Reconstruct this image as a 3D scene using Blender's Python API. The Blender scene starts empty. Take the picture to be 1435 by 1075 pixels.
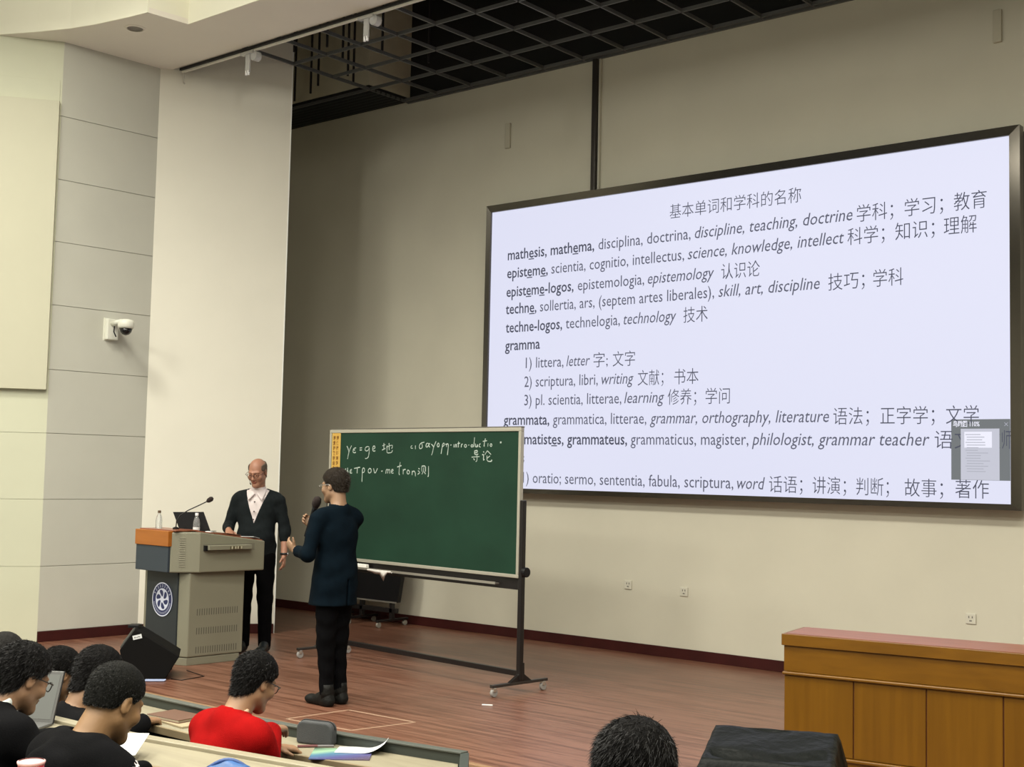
import bpy, bmesh, math, random
import numpy as np
from mathutils import Vector, Matrix

random.seed(7); np.random.seed(7)
S = bpy.context.scene
COL = S.collection
PI = math.pi

# ------------------------------------------------------------------ camera
CAM_LOC = Vector((0, 0, 1.75))
R_AX = Vector((0.76565, 0.64288, 0.02181)); F_AX = Vector((-0.64127, 0.76425, 0.06874))
F_AX.normalize(); R_AX = (R_AX - R_AX.dot(F_AX) * F_AX).normalized(); U_AX = R_AX.cross(F_AX)
cd = bpy.data.cameras.new('camera'); cam = bpy.data.objects.new('camera', cd); COL.objects.link(cam)
cd.sensor_width = 36; cd.lens = 1798.57 / 1435 * 36; cd.clip_start = 0.05; cd.clip_end = 200
m3 = Matrix((R_AX, U_AX, -F_AX)).transposed()
cam.matrix_world = Matrix.Translation(CAM_LOC) @ m3.to_4x4()
S.camera = cam

# ------------------------------------------------------------------ light
w = bpy.data.worlds.new('world'); S.world = w; w.use_nodes = True
w.node_tree.nodes['Background'].inputs[0].default_value = (0.9, 0.92, 0.85, 1)
w.node_tree.nodes['Background'].inputs[1].default_value = 0.0
S.view_settings.view_transform = 'Standard'; S.view_settings.look = 'None'
S.view_settings.exposure = 0.0; S.view_settings.gamma = 1.0; S.view_settings.use_curve_mapping = False
LAMP_COL = (1.0, 0.965, 0.86)
def lamp(loc, power, size, col=LAMP_COL, spread=160, rot=(0, 0, 0)):
    d = bpy.data.lights.new('hall_lamp', 'AREA'); d.shape = 'SQUARE'; d.size = size
    d.energy = power; d.color = col; d.spread = math.radians(spread)
    o = bpy.data.objects.new('hall_lamp', d); o.location = loc; o.rotation_euler = rot; COL.objects.link(o); return o
def fill_light(loc, power, size=0.2, col=LAMP_COL):
    d = bpy.data.lights.new('fascia_fill', 'POINT'); d.shadow_soft_size = size; d.energy = power; d.color = col
    o = bpy.data.objects.new('fascia_fill', d); o.location = loc; COL.objects.link(o); return o
for lx in (-10.0, -6.6, -3.2, 0.4):
    for ly, pw in ((-3.0, 215), (0.6, 215), (4.2, 150)):
        lamp((lx, ly, 6.5), pw, 0.9)
for lx in (-9.0, -5.0, -1.0):  # unseen point lights added to brighten the fascia
    fill_light((lx, 4.6, 6.2), 90, 0.2)

# ------------------------------------------------------------------ materials
MATS = {}
def M(name, col=(.5, .5, .5), rough=.6, metal=0.0, noise=0.0, nscale=8.0, bump=0.0, bscale=60.0, spec=0.5,
      emit=None, estr=1.0, stretch=(1, 1, 1), alpha=None, trans=0.0, coat=0.0, dark=None):
    if name in MATS: return MATS[name]
    m = bpy.data.materials.new(name); m.use_nodes = True; nt = m.node_tree; b = nt.nodes['Principled BSDF']
    b.inputs['Base Color'].default_value = (*col, 1); b.inputs['Roughness'].default_value = rough
    b.inputs['Metallic'].default_value = metal; b.inputs['Specular IOR Level'].default_value = spec
    if coat: b.inputs['Coat Weight'].default_value = coat
    if trans: b.inputs['Transmission Weight'].default_value = trans; b.inputs['IOR'].default_value = 1.33
    if emit: b.inputs['Emission Color'].default_value = (*emit, 1); b.inputs['Emission Strength'].default_value = estr
    if noise or bump:
        tc = nt.nodes.new('ShaderNodeTexCoord'); mp = nt.nodes.new('ShaderNodeMapping')
        nt.links.new(tc.outputs['Object'], mp.inputs[0]); mp.inputs['Scale'].default_value = stretch
    if noise:
        n = nt.nodes.new('ShaderNodeTexNoise'); n.inputs['Scale'].default_value = nscale; n.inputs['Detail'].default_value = 5
        nt.links.new(mp.outputs[0], n.inputs['Vector'])
        r = nt.nodes.new('ShaderNodeMapRange'); r.inputs[1].default_value = .3; r.inputs[2].default_value = .7
        nt.links.new(n.outputs[0], r.inputs[0])
        mx = nt.nodes.new('ShaderNodeMix'); mx.data_type = 'RGBA'
        lo = dark if dark else tuple(c * (1 - noise) for c in col); hi = tuple(min(1, c * (1 + noise * .6)) for c in col)
        mx.inputs[6].default_value = (*lo, 1); mx.inputs[7].default_value = (*hi, 1)
        nt.links.new(r.outputs[0], mx.inputs[0]); nt.links.new(mx.outputs[2], b.inputs['Base Color'])
    if bump:
        n2 = nt.nodes.new('ShaderNodeTexNoise'); n2.inputs['Scale'].default_value = bscale; n2.inputs['Detail'].default_value = 4
        nt.links.new(mp.outputs[0], n2.inputs['Vector'])
        bp = nt.nodes.new('ShaderNodeBump'); bp.inputs['Strength'].default_value = bump; bp.inputs['Distance'].default_value = .01
        nt.links.new(n2.outputs[0], bp.inputs['Height']); nt.links.new(bp.outputs[0], b.inputs['Normal'])
    MATS[name] = m; return m

wall_m = M('stage_wall_paint', (.62, .595, .48), .75, noise=.05, nscale=1.2, bump=.03, bscale=40)
side_m = M('grey_wall_panel_paint', (.53, .525, .45), .7, noise=.03, nscale=2)
cream_m = M('cream_wall_panel_paint', (.56, .565, .42), .6, noise=.03, nscale=2)
board_cream = M('cream_acoustic_board', (.52, .505, .375), .6, noise=.02, nscale=2)
wing_m = M('wing_wall_paint', (.74, .715, .61), .65, noise=.03, nscale=1.5, bump=.02)
soffit_m = M('soffit_paint', (.88, .83, .73), .8, noise=.03, nscale=1.2)
fascia_m = M('fascia_paint', (.90, .88, .72), .6)
ceil_m = M('hall_ceiling_paint', (.8, .8, .75), .8)
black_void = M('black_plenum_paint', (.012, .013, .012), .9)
shaft_m = M('raw_plaster', (.62, .58, .44), .9, noise=.12, nscale=3)
grid_m = M('grey_grid_metal', (.14, .145, .14), .45, .3)
hanger_m = M('dark_hanger_metal', (.01, .008, .008), .6)
base_m = M('dark_red_skirting', (.045, .008, .007), .45, noise=.2, nscale=5, spec=.25)
carpet_m = M('hall_carpet', (.06, .06, .065), .95, noise=.2, nscale=30)
darkm = M('black_plastic', (.005, .005, .006), .45, spec=.3)
blackmetal = M('black_painted_metal', (.012, .010, .010), .35, .2)
steel = M('brushed_steel', (.62, .60, .55), .35, .9)
alu = M('aluminium_trim', (.55, .53, .45), .4, .6)
chrome = M('chrome', (.8, .8, .8), .12, 1.0)
white_pl = M('white_plastic', (.72, .72, .62), .4)
white_m = M('white_paper', (.64, .66, .66), .7)
clear = M('clear_acrylic', (.85, .85, .82), .15, trans=.55)
clearw = M('clear_bottle_plastic', (.92, .95, .95), .08, trans=.85)

def floor_material():
    m = bpy.data.materials.new('red_laminate_floor'); m.use_nodes = True; nt = m.node_tree; N = nt.nodes; L = nt.links
    b = N['Principled BSDF']; b.inputs['Roughness'].default_value = .33
    tc = N.new('ShaderNodeTexCoord')
    def noise(scale, st, det=6):
        mp = N.new('ShaderNodeMapping'); mp.inputs['Scale'].default_value = st; L.new(tc.outputs['Object'], mp.inputs[0])
        n = N.new('ShaderNodeTexNoise'); n.inputs['Scale'].default_value = scale; n.inputs['Detail'].default_value = det
        L.new(mp.outputs[0], n.inputs['Vector']); return n
    n1 = noise(3.2, (.35, 7, 1)); n2 = noise(14, (.25, 6, 1)); n3 = noise(.8, (1, 1, 1), 2)
    br = N.new('ShaderNodeTexBrick'); mp = N.new('ShaderNodeMapping'); L.new(tc.outputs['Object'], mp.inputs[0]); L.new(mp.outputs[0], br.inputs['Vector'])
    br.inputs['Scale'].default_value = 1; br.inputs['Brick Width'].default_value = 1.25; br.inputs['Row Height'].default_value = .125
    br.inputs['Mortar Size'].default_value = .0012; br.inputs['Color1'].default_value = (.35, .35, .35, 1); br.inputs['Color2'].default_value = (.65, .65, .65, 1)
    br.inputs['Mortar'].default_value = (.1, .1, .1, 1)
    a = N.new('ShaderNodeMath'); a.operation = 'ADD'; L.new(n1.outputs[0], a.inputs[0])
    a2 = N.new('ShaderNodeMath'); a2.operation = 'MULTIPLY_ADD'; a2.inputs[1].default_value = .55; L.new(n2.outputs[0], a2.inputs[0]); L.new(a.outputs[0], a2.inputs[2])
    m1 = N.new('ShaderNodeMath'); m1.operation = 'MULTIPLY'; m1.inputs[1].default_value = .30; L.new(br.outputs[0], m1.inputs[0]); L.new(m1.outputs[0], a.inputs[1])
    r = N.new('ShaderNodeValToRGB'); L.new(a2.outputs[0], r.inputs[0])
    e = r.color_ramp.elements; e[0].position = .62; e[0].color = (.080, .028, .016, 1); e[1].position = 1.12; e[1].color = (.215, .098, .062, 1)
    q = e.new(.85); q.color = (.135, .053, .030, 1)
    L.new(r.outputs[0], b.inputs['Base Color'])
    rr = N.new('ShaderNodeMapRange'); rr.inputs[3].default_value = .27; rr.inputs[4].default_value = .42; L.new(n1.outputs[0], rr.inputs[0]); L.new(rr.outputs[0], b.inputs['Roughness'])
    bp = N.new('ShaderNodeBump'); bp.inputs['Strength'].default_value = .08; bp.inputs['Distance'].default_value = .004
    L.new(a2.outputs[0], bp.inputs['Height']); L.new(bp.outputs[0], b.inputs['Normal'])
    return m
floor_m = floor_material()
def wood(name, c0, c1, rough=.35, sc=(9, 9, .5), scale=2.5):
    m = bpy.data.materials.new(name); m.use_nodes = True; N = m.node_tree.nodes; L = m.node_tree.links
    b = N['Principled BSDF']; b.inputs['Roughness'].default_value = rough
    tc = N.new('ShaderNodeTexCoord'); mp = N.new('ShaderNodeMapping'); mp.inputs['Scale'].default_value = sc
    n = N.new('ShaderNodeTexNoise'); n.inputs['Scale'].default_value = scale; n.inputs['Detail'].default_value = 8; n.inputs['Distortion'].default_value = .4
    L.new(tc.outputs['Object'], mp.inputs[0]); L.new(mp.outputs[0], n.inputs['Vector'])
    r = N.new('ShaderNodeValToRGB'); L.new(n.outputs[0], r.inputs[0]); r.color_ramp.elements[0].position = .3; r.color_ramp.elements[1].position = .7
    r.color_ramp.elements[0].color = (*c0, 1); r.color_ramp.elements[1].color = (*c1, 1); L.new(r.outputs[0], b.inputs['Base Color'])
    MATS[name] = m; return m
deskwood = wood('honey_wood_veneer', (.130, .054, .001), (.165, .071, .002))
deskwood_h = wood('honey_wood_veneer_along', (.135, .056, .0015), (.178, .076, .003), sc=(.6, 9, 9))
orange_wood = wood('orange_wood_band', (.31, .095, .010), (.38, .125, .016), sc=(.8, 8, 8))
redtop = wood('red_brown_top', (.22, .07, .035), (.30, .10, .05), .3, sc=(1, 8, 8))
pale_top = wood('pale_maple_laminate', (.23, .205, .14), (.285, .255, .175), .45, sc=(.8, 9, 9))
tan_edge = wood('tan_nosing', (.26, .15, .08), (.33, .20, .11), .4, sc=(.8, 8, 8))

# ------------------------------------------------------------------ mesh helpers
WLOC = {}
def finish(name, me, mat, parent=None, smooth=False, loc=None):
    """vertices are given in world coordinates; shifted to the object's own origin"""
    if parent is not None:
        base = WLOC[parent.name]
    else:
        base = Vector(loc) if loc is not None else Vector((0, 0, 0))
        if loc is None and len(me.vertices):
            n = len(me.vertices); co = np.empty(n * 3, np.float32); me.vertices.foreach_get('co', co); co = co.reshape(-1, 3)
            base = Vector(((co[:, 0].min() + co[:, 0].max()) / 2, (co[:, 1].min() + co[:, 1].max()) / 2, co[:, 2].min()))
    me.transform(Matrix.Translation(-base))
    if mat is not None:
        for mm in (mat if isinstance(mat, (list, tuple)) else [mat]): me.materials.append(mm)
    if smooth: me.polygons.foreach_set('use_smooth', [True] * len(me.polygons))
    o = bpy.data.objects.new(name, me); COL.objects.link(o)
    if parent is not None: o.parent = parent; o.location = (0, 0, 0)
    else: o.location = base
    WLOC[o.name] = base
    return o
def part(name, bm, mat, parent=None, bevel=0.0, smooth=False, loc=None, seg=2):
    bmesh.ops.recalc_face_normals(bm, faces=bm.faces[:])
    me = bpy.data.meshes.new(name); bm.to_mesh(me); bm.free()
    o = finish(name, me, mat, parent, smooth, loc)
    if bevel:
        md = o.modifiers.new('bevel', 'BEVEL'); md.width = bevel; md.segments = seg; md.limit_method = 'ANGLE'; md.angle_limit = .6
    return o
def empty(name, loc, label, cat, group=None, kind=None):
    o = bpy.data.objects.new(name, None); COL.objects.link(o); o.location = loc; o.empty_display_size = .05
    WLOC[o.name] = Vector(loc)
    if kind: o['kind'] = kind
    tag(o, label, cat, group); return o
def tag(o, label=None, cat=None, group=None, kind=None):
    if label: o['label'] = label
    if cat: o['category'] = cat
    if group: o['group'] = group
    if kind: o['kind'] = kind
    return o
def B(): return bmesh.new()
def box(bm, x0, x1, y0, y1, z0, z1, mat=None, org=None):
    """axis-aligned box; optional Matrix maps it to world"""
    vs = [Vector((x, y, z)) for z in (z0, z1) for y in (y0, y1) for x in (x0, x1)]
    if mat is not None: vs = [mat @ v for v in vs]
    v = [bm.verts.new(c) for c in vs]
    for f in ((0, 2, 3, 1), (4, 5, 7, 6), (0, 1, 5, 4), (2, 6, 7, 3), (0, 4, 6, 2), (1, 3, 7, 5)): bm.faces.new([v[i] for i in f])
    return bm
def prism(bm, pts, z0, z1, mat=None):
    """vertical prism over a plan polygon"""
    z0s = z0 if hasattr(z0, '__len__') else [z0] * len(pts); z1s = z1 if hasattr(z1, '__len__') else [z1] * len(pts)
    lo = [Vector((p[0], p[1], a)) for p, a in zip(pts, z0s)]; hi = [Vector((p[0], p[1], a)) for p, a in zip(pts, z1s)]
    if mat is not None: lo = [mat @ v for v in lo]; hi = [mat @ v for v in hi]
    a = [bm.verts.new(v) for v in lo]; b = [bm.verts.new(v) for v in hi]; n = len(pts)
    bm.faces.new(a[::-1]); bm.faces.new(b)
    for i in range(n): bm.faces.new([a[i], a[(i + 1) % n], b[(i + 1) % n], b[i]])
    return bm
def tube(bm, pts, r, n=8, cap=True, flat=None):
    pts = [Vector(p) for p in pts]; rs = r if hasattr(r, '__len__') else [r] * len(pts); rings = []
    up = None
    for i, p in enumerate(pts):
        d = (pts[min(i + 1, len(pts) - 1)] - pts[max(i - 1, 0)]).normalized()
        if up is None: up = Vector((0, 0, 1)) if abs(d.z) < .9 else Vector((1, 0, 0))
        s = d.cross(up).normalized(); up = s.cross(d).normalized()
        rings.append([bm.verts.new(p + (s * math.cos(2 * PI * k / n) + up * math.sin(2 * PI * k / n) * (flat or 1)) * rs[i]) for k in range(n)])
    for a, b in zip(rings, rings[1:]):
        for k in range(n): bm.faces.new([a[k], a[(k + 1) % n], b[(k + 1) % n], b[k]])
    if cap: bm.faces.new(rings[0][::-1]); bm.faces.new(rings[-1])
    return bm
def lathe(bm, prof, c=(0, 0, 0), n=20, mat=None, capb=True, capt=True):
    rings = []
    for r, z in prof:
        ring = []
        for k in range(n):
            v = Vector((r * math.cos(2 * PI * k / n), r * math.sin(2 * PI * k / n), z))
            if mat is not None: v = mat @ v
            ring.append(bm.verts.new(v + Vector(c)))
        rings.append(ring)
    for a, b in zip(rings, rings[1:]):
        for k in range(n): bm.faces.new([a[k], a[(k + 1) % n], b[(k + 1) % n], b[k]])
    if capb: bm.faces.new(rings[0][::-1])
    if capt: bm.faces.new(rings[-1])
    return bm
def frame_mat(o, x, y, z=None):
    """matrix with origin o, x axis, y axis"""
    x = Vector(x).normalized(); y = Vector(y); z = x.cross(y).normalized() if z is None else Vector(z); y = z.cross(x)
    m = Matrix((x, y, z)).transposed().to_4x4(); m.translation = Vector(o); return m
def struct(name, bm, mat, parent=None, **k):
    o = part(name, bm, mat, parent, **k)
    if parent is None: o['kind'] = 'structure'
    return o

# ================================================================== SETTING
ZG = 6.07; YB = 10.6; ZS = 5.955; YE = 5.9; HF = -0.30
# stage and hall floors
o = struct('floor', box(B(), -13.5, 5.5, YE, YB + .02, -.05, 0), floor_m, loc=(0, 0, 0))
struct('floor', box(B(), -14, 5.5, -8, YE + .2, HF - .1, HF), carpet_m)
for (ya, yb, z) in ((2.2, 3.15, -.13), (1.2, 2.2, .04), (-8, 1.2, .2)):
    struct('floor', box(B(), -14, 5.5, ya, yb, HF, z), carpet_m)
struct('trim_1', box(B(), -13.5, 5.5, YE - .045, YE, -.06, .004), tan_edge, bevel=.004)
struct('trim_2', box(B(), -13.5, 5.5, YE - .02, YE + .05, HF, -.06), wood('riser_veneer', (.18, .07, .03), (.24, .1, .05)))
# walls
struct('wall_back', box(B(), -13.5, 5.5, YB, YB + .2, 0, ZG + .02), wall_m)
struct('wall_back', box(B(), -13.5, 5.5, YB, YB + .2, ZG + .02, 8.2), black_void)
struct('wall_right', box(B(), 5.5, 5.7, -8, YB + .2, HF, 8.2), wall_m)
struct('wall_front', box(B(), -14, 5.7, -8.2, -8, HF, 8.2), ceil_m)
struct('wall_left', box(B(), -14.2, -14, -8, YB + .2, HF, 8.2), M('hall_wall', (.6, .58, .5), .8))
struct('baseboard_back', box(B(), -13.5, 5.5, YB - .018, YB, 0, .1), base_m, bevel=.003)
# wing wall (oblique panel left of the stage)
W0 = Vector((-11.54, 7.82, 0)); W1 = Vector((-10.68, 8.9, 0)); wd = (W1 - W0).normalized(); wn = Vector((wd.y, -wd.x, 0))
def quad_wall(bm, a, b, th, z0, z1):
    d = (Vector(b) - Vector(a)); d.z = 0; d.normalize(); n = Vector((-d.y, d.x, 0)) * th
    prism(bm, [(a[0], a[1]), (b[0], b[1]), (b[0] + n.x, b[1] + n.y), (a[0] + n.x, a[1] + n.y)], z0, z1); return bm
struct('wall_wing', quad_wall(B(), W0, W1, .12, 0, 6.9), wing_m)
struct('trim_3', quad_wall(B(), W1, W1 + wd * .012, .12, 0, 6.9), M('white_corner_bead', (.85, .86, .8), .4))
struct('baseboard_wing', quad_wall(B(), W0 + wn * .016, W1 + wn * .016, .016, 0, .1), base_m, bevel=.003)
# grey side wall of the proscenium, made of panels
P0 = Vector((-11.6, 6.73, 0)); P1 = Vector((-11.54, 7.84, 0)); Q0 = Vector((-12.75, 5.11, 0))
core = struct('wall_side', quad_wall(B(), P0 - Vector((.012, 0, 0)), P1 - Vector((.012, 0, 0)), .3, 0, 6.9), M('panel_joint_dark', (.42, .41, .34), .8), loc=(P0.x, P0.y, 0))  # core colour is darker than the panels and shows in the joints
JZ = [.1, .73, 1.382, 2.031, 2.66, 3.301, 3.935, 4.56, 5.20, 5.96]
g = .0024
for a, b in zip(JZ, JZ[1:]):
    part('wall_panel', quad_wall(B(), P0, P1, .0125, a + g, b - g), side_m, core, bevel=.002)
struct('baseboard_side', quad_wall(B(), P0 + Vector((.016, 0, 0)), P1 + Vector((.016, 0, 0)), .016, 0, .1), base_m, bevel=.003)
# cream front face of the pilaster, turned towards the hall
qd = (P0 - Q0).normalized(); qn = Vector((qd.y, -qd.x, 0))
core2 = struct('wall_pilaster', quad_wall(B(), Q0 - qn * .012, P0 - qn * .012, .3, HF, 6.9), MATS['panel_joint_dark'], loc=(P0.x, P0.y, HF))
for a, b in zip([HF] + JZ[1:], JZ[1:]):
    part('wall_panel', quad_wall(B(), Q0, P0, .0125, a + g * .6, b - g * .6), cream_m, core2, bevel=.0015)
# cover panel in the top joint field
part('wall_panel', quad_wall(B(), Q0 + qn * .008, P0 - qd * .02 + qn * .008, .009, 5.345, 5.555), cream_m, core2, bevel=.002)
bb = part('acoustic_board', quad_wall(B(), Q0 + qn * .06, P0 + qn * .06 - qd * .015, .058, 2.455, 5.335), board_cream, None, bevel=.004)
tag(bb, 'large cream rectangular board mounted on the pilaster at the left edge', 'wall board')

# soffit, fascia, hall ceiling
fp = [(-13.2, 5.35), (-12.5, 5.86), (-11.92, 6.22), (-11.55, 6.40), (-11.19, 6.545), (-10.9, 6.625), (-10.63, 6.675), (-10.4, 6.715), (-10.19, 6.74), (-10.15, 7.165), (5.5, 7.165)]
bm = B()
for (a, b) in zip(fp, fp[1:]):
    prism(bm, [(a[0] + .002, a[1] + .012), (b[0] + .002, b[1] + .012), (b[0] + .002, 7.92), (a[0] + .002, 7.92)], ZS - .0015, ZS + .05)
struct('ceiling', bm, soffit_m)
bm = B()
for (a, b) in zip(fp, fp[1:]):
    d = Vector((b[0] - a[0], b[1] - a[1])).normalized(); nn = Vector((-d.y, d.x)) * .06
    prism(bm, [a, b, (b[0] + nn.x, b[1] + nn.y), (a[0] + nn.x, a[1] + nn.y)], ZS, 6.95)
struct('trim_4', bm, fascia_m)
struct('ceiling', box(B(), -14, 5.5, -8, 7.3, 6.72, 6.8), ceil_m)
struct('trim_5', box(B(), -13.2, 5.5, 7.86, 7.92, ZS, 8.2), soffit_m)       # rear face of the beam
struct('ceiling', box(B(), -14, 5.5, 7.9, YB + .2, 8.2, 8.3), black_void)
struct('wall_stage_left', box(B(), -13.6, -13.5, 7.9, YB + .2, 0, 8.2), wall_m)
# raw plaster shaft above the grid at the left rear corner, with the dark louvre strip under it
struct('wall_shaft', box(B(), -13.5, -10.56, 9.93, YB - .005, ZG + .06, 8.2), shaft_m)
cg = empty('ceiling_grid', (-4, 9.2, ZG), 'open black ceiling grid of crossing grey metal bars above the stage', 'ceiling grid')
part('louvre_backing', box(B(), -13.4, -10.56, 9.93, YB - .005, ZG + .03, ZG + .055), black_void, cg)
for k in range(8):
    y = 9.96 + k * .08
    part('louvre_slat', box(B(), -13.4, -10.56, y, y + .012, ZG - .0, ZG + .03), M('dark_slat', (.035, .038, .036), .5), cg)

# open-cell ceiling grid
X0 = -10.58; DX = .524; Y0 = 8.27; DY = .562
for k in range(30):
    x = X0 + k * DX
    part('grid_bar', box(B(), x - .009, x + .009, 7.95, YB - .003, ZG, ZG + .035), grid_m, cg)
for k in range(5):
    y = Y0 + k * DY; xl = -11.05 if k < 1 else (-13.4 if k > 1 else -10.9)
    if k < 3: part('grid_bar', box(B(), X0 if k else -10.95, 5.4, y - .009, y + .009, ZG, ZG + .035), grid_m, cg)
    else: part('grid_bar', box(B(), -13.3 if k == 3 else X0, 5.4, y - .009, y + .009, ZG, ZG + .035), grid_m, cg)
part('edge_bar', box(B(), X0, 5.4, YB - .03, YB - .003, ZG - .008, ZG + .05), grid_m, cg)
for (x, y) in ((-10.3, 8.6), (-10.1, 9.1), (-10.45, 9.5), (-9.9, 8.7), (-11.3, 9.7), (-11.0, 9.55), (-10.63, 9.75), (-11.7, 9.8), (-9.6, 9.2), (-9.4, 9.7)):
    part('hanger_rod', tube(B(), [(x, y, ZG + .03), (x, y, 8.18)], .014, 6), hanger_m, cg)

# curtain track with clear carriers, below the beam edge
ct = empty('curtain_track', (-8, 7.95, 5.9), 'thin white curtain track with clear runners under the beam edge', 'curtain track')
part('rail', box(B(), -11.35, 5.4, 7.95, 7.975, 5.905, 5.93), M('white_rail', (.75, .72, .62), .4), ct, bevel=.003)
part('dark_gap', box(B(), -11.35, 5.4, 7.925, 7.95, 5.925, 5.95), darkm, ct)
for x in (-10.2, -8.48):
    c = part('runner', box(B(), x - .14, x + .06, 7.93, 7.985, 5.885, 5.915), clear, ct, bevel=.006)
    part('roller', tube(B(), [(x + .05, 7.95, 5.86), (x + .05, 8.02, 5.86)], .05, 16), clear, ct, bevel=.004)
    part('hook', box(B(), x - .07, x - .005, 7.945, 7.965, 5.70, 5.89), clear, ct, bevel=.006)
    for dx in (-.055, -.02):
        part('hook_tip', tube(B(), [(x + dx, 7.955, 5.675), (x + dx, 7.955, 5.72)], .012, 10), M('clear_tip', (.9, .9, .9), .2), ct)
part('end_hook', tube(B(), [(-11.32, 7.96, 5.92), (-11.32, 7.96, 5.80), (-11.30, 7.96, 5.78)], .008, 8), steel, ct)
# downlight in the soffit
dl = empty('downlight', (-10.66, 6.92, ZS), 'round recessed downlight in the grey soffit at top left', 'ceiling light')
part('ring', lathe(B(), [(.075, 0), (.10, 0), (.10, -.008), (.078, -.012)], (-10.66, 6.92, ZS), 28, capb=False, capt=False), soffit_m, dl)
part('reflector', lathe(B(), [(.075, -.002), (.06, -.004)], (-10.66, 6.92, ZS), 24, capb=False), M('dim_reflector', (.22, .2, .17), .4), dl)

# floor box outline, chalk stub
fb = empty('floor_box', (-6.7, 6.27, 0), 'square floor hatch outlined by a pale strip in the stage boards', 'floor hatch')
A, Bq, Cq, Dq = Vector((-7.0, 5.98, 0)), Vector((-6.95, 6.52, 0)), Vector((-6.30, 6.54, 0)), Vector((-6.40, 6.03, 0))
tape = M('pale_strip', (.42, .28, .19), .5)
for a, b in ((A, Bq), (Bq, Cq), (Cq, Dq), (Dq, A)):
    d = (b - a).normalized(); n = Vector((-d.y, d.x, 0)) * .009
    prism_pts = [(a + n)[:2], (b + n)[:2], (b - n)[:2], (a - n)[:2]]
    part('strip', prism(B(), prism_pts, 0, .0015), tape, fb)
tag(part('chalk', tube(B(), [(-6.40, 7.36, .006), (-6.33, 7.40, .006)], .006, 8), M('chalk_white', (.8, .8, .78), .9)), 'short stub of white chalk lying on the stage floor', 'chalk')
LINES = [
  (4.275, [(-6.823, -5.413, '基本单词和学科的名称', 'c')]),
  (4.03, [(-8.888, -7.733, 'mathesis, mathema,', 'b'), (-7.679, -6.582, 'disciplina, doctrina,', 'r'), (-6.534, -4.914, 'discipline, teaching, doctrine', 'i'), (-4.874, -4.539, '学科；', 'c'), (-4.437, -4.101, '学习；', 'c'), (-4.009, -3.736, '教育', 'c')]),
  (3.833, [(-8.892, -8.333, 'episteme,', 'b'), (-8.285, -6.652, 'scientia, cognitio, intellectus,', 'r'), (-6.611, -4.994, 'science, knowledge, intellect', 'i'), (-4.96, -4.617, '科学；', 'c'), (-4.52, -4.174, '知识；', 'c'), (-4.095, -3.819, '理解', 'c')]),
  (3.63, [(-8.896, -7.989, 'episteme-logos,', 'b'), (-7.934, -7.113, 'epistemologia,', 'r'), (-7.07, -6.316, 'epistemology', 'i'), (-6.238, -5.829, '认识论', 'c')]),
  (3.443, [(-8.901, -8.476, 'techne,', 'b'), (-8.428, -6.313, 'sollertia, ars, (septem artes liberales),', 'r'), (-6.266, -5.225, 'skill, art, discipline', 'i'), (-5.142, -4.799, '技巧；', 'c'), (-4.72, -4.449, '学科', 'c')]),
  (3.243, [(-8.895, -8.129, 'techne-logos,', 'b'), (-8.082, -7.398, 'technelogia,', 'r'), (-7.354, -6.733, 'technology', 'i'), (-6.651, -6.381, '技术', 'c')]),
  (3.05, [(-8.899, -8.418, 'gramma', 'b')]),
  (2.85, [(-8.606, -8.101, '1) littera,', 'r'), (-8.063, -7.762, 'letter', 'i'), (-7.717, -7.539, '字;', 'c'), (-7.477, -7.209, '文字', 'c')]),
  (2.65, [(-8.62, -7.659, '2) scriptura, libri,', 'r'), (-7.614, -7.223, 'writing', 'i'), (-7.171, -6.87, '文献；', 'c'), (-6.748, -6.475, '书本', 'c')]),
  (2.455, [(-8.615, -7.365, '3) pl. scientia, litterae,', 'r'), (-7.33, -6.859, 'learning', 'i'), (-6.818, -6.496, '修养；', 'c'), (-6.394, -6.132, '学问', 'c')]),
  (2.25, [(-8.896, -8.273, 'grammata,', 'b'), (-8.226, -7.063, 'grammatica, litterae,', 'r'), (-7.021, -5.129, 'grammar, orthography, literature', 'i'), (-5.088, -4.756, '语法；', 'c'), (-4.652, -4.176, '正字学；', 'c'), (-4.079, -3.806, '文学', 'c')]),
  (2.045, [(-8.92, -8.081, 'grammatistes,', 'b'), (-8.035, -7.288, 'grammateus,', 'b'), (-7.245, -5.931, 'grammaticus, magister,', 'r'), (-5.894, -4.219, 'philologist, grammar teacher', 'i'), (-4.176, -3.789, '语文；', 'c'), (-3.732, -3.532, '教师', 'c')]),
  (1.85, [(-8.915, -8.599, 'logos', 'b')]),
  (1.64, [(-8.613, -6.085, '1) oratio; sermo, sententia, fabula, scriptura,', 'r'), (-6.047, -5.758, 'word', 'i'), (-5.715, -5.381, '话语；', 'c'), (-5.283, -4.965, '讲演；', 'c'), (-4.872, -4.574, '判断；', 'c'), (-4.435, -4.104, '故事；', 'c'), (-4.002, -3.727, '著作', 'c')])]
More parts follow.
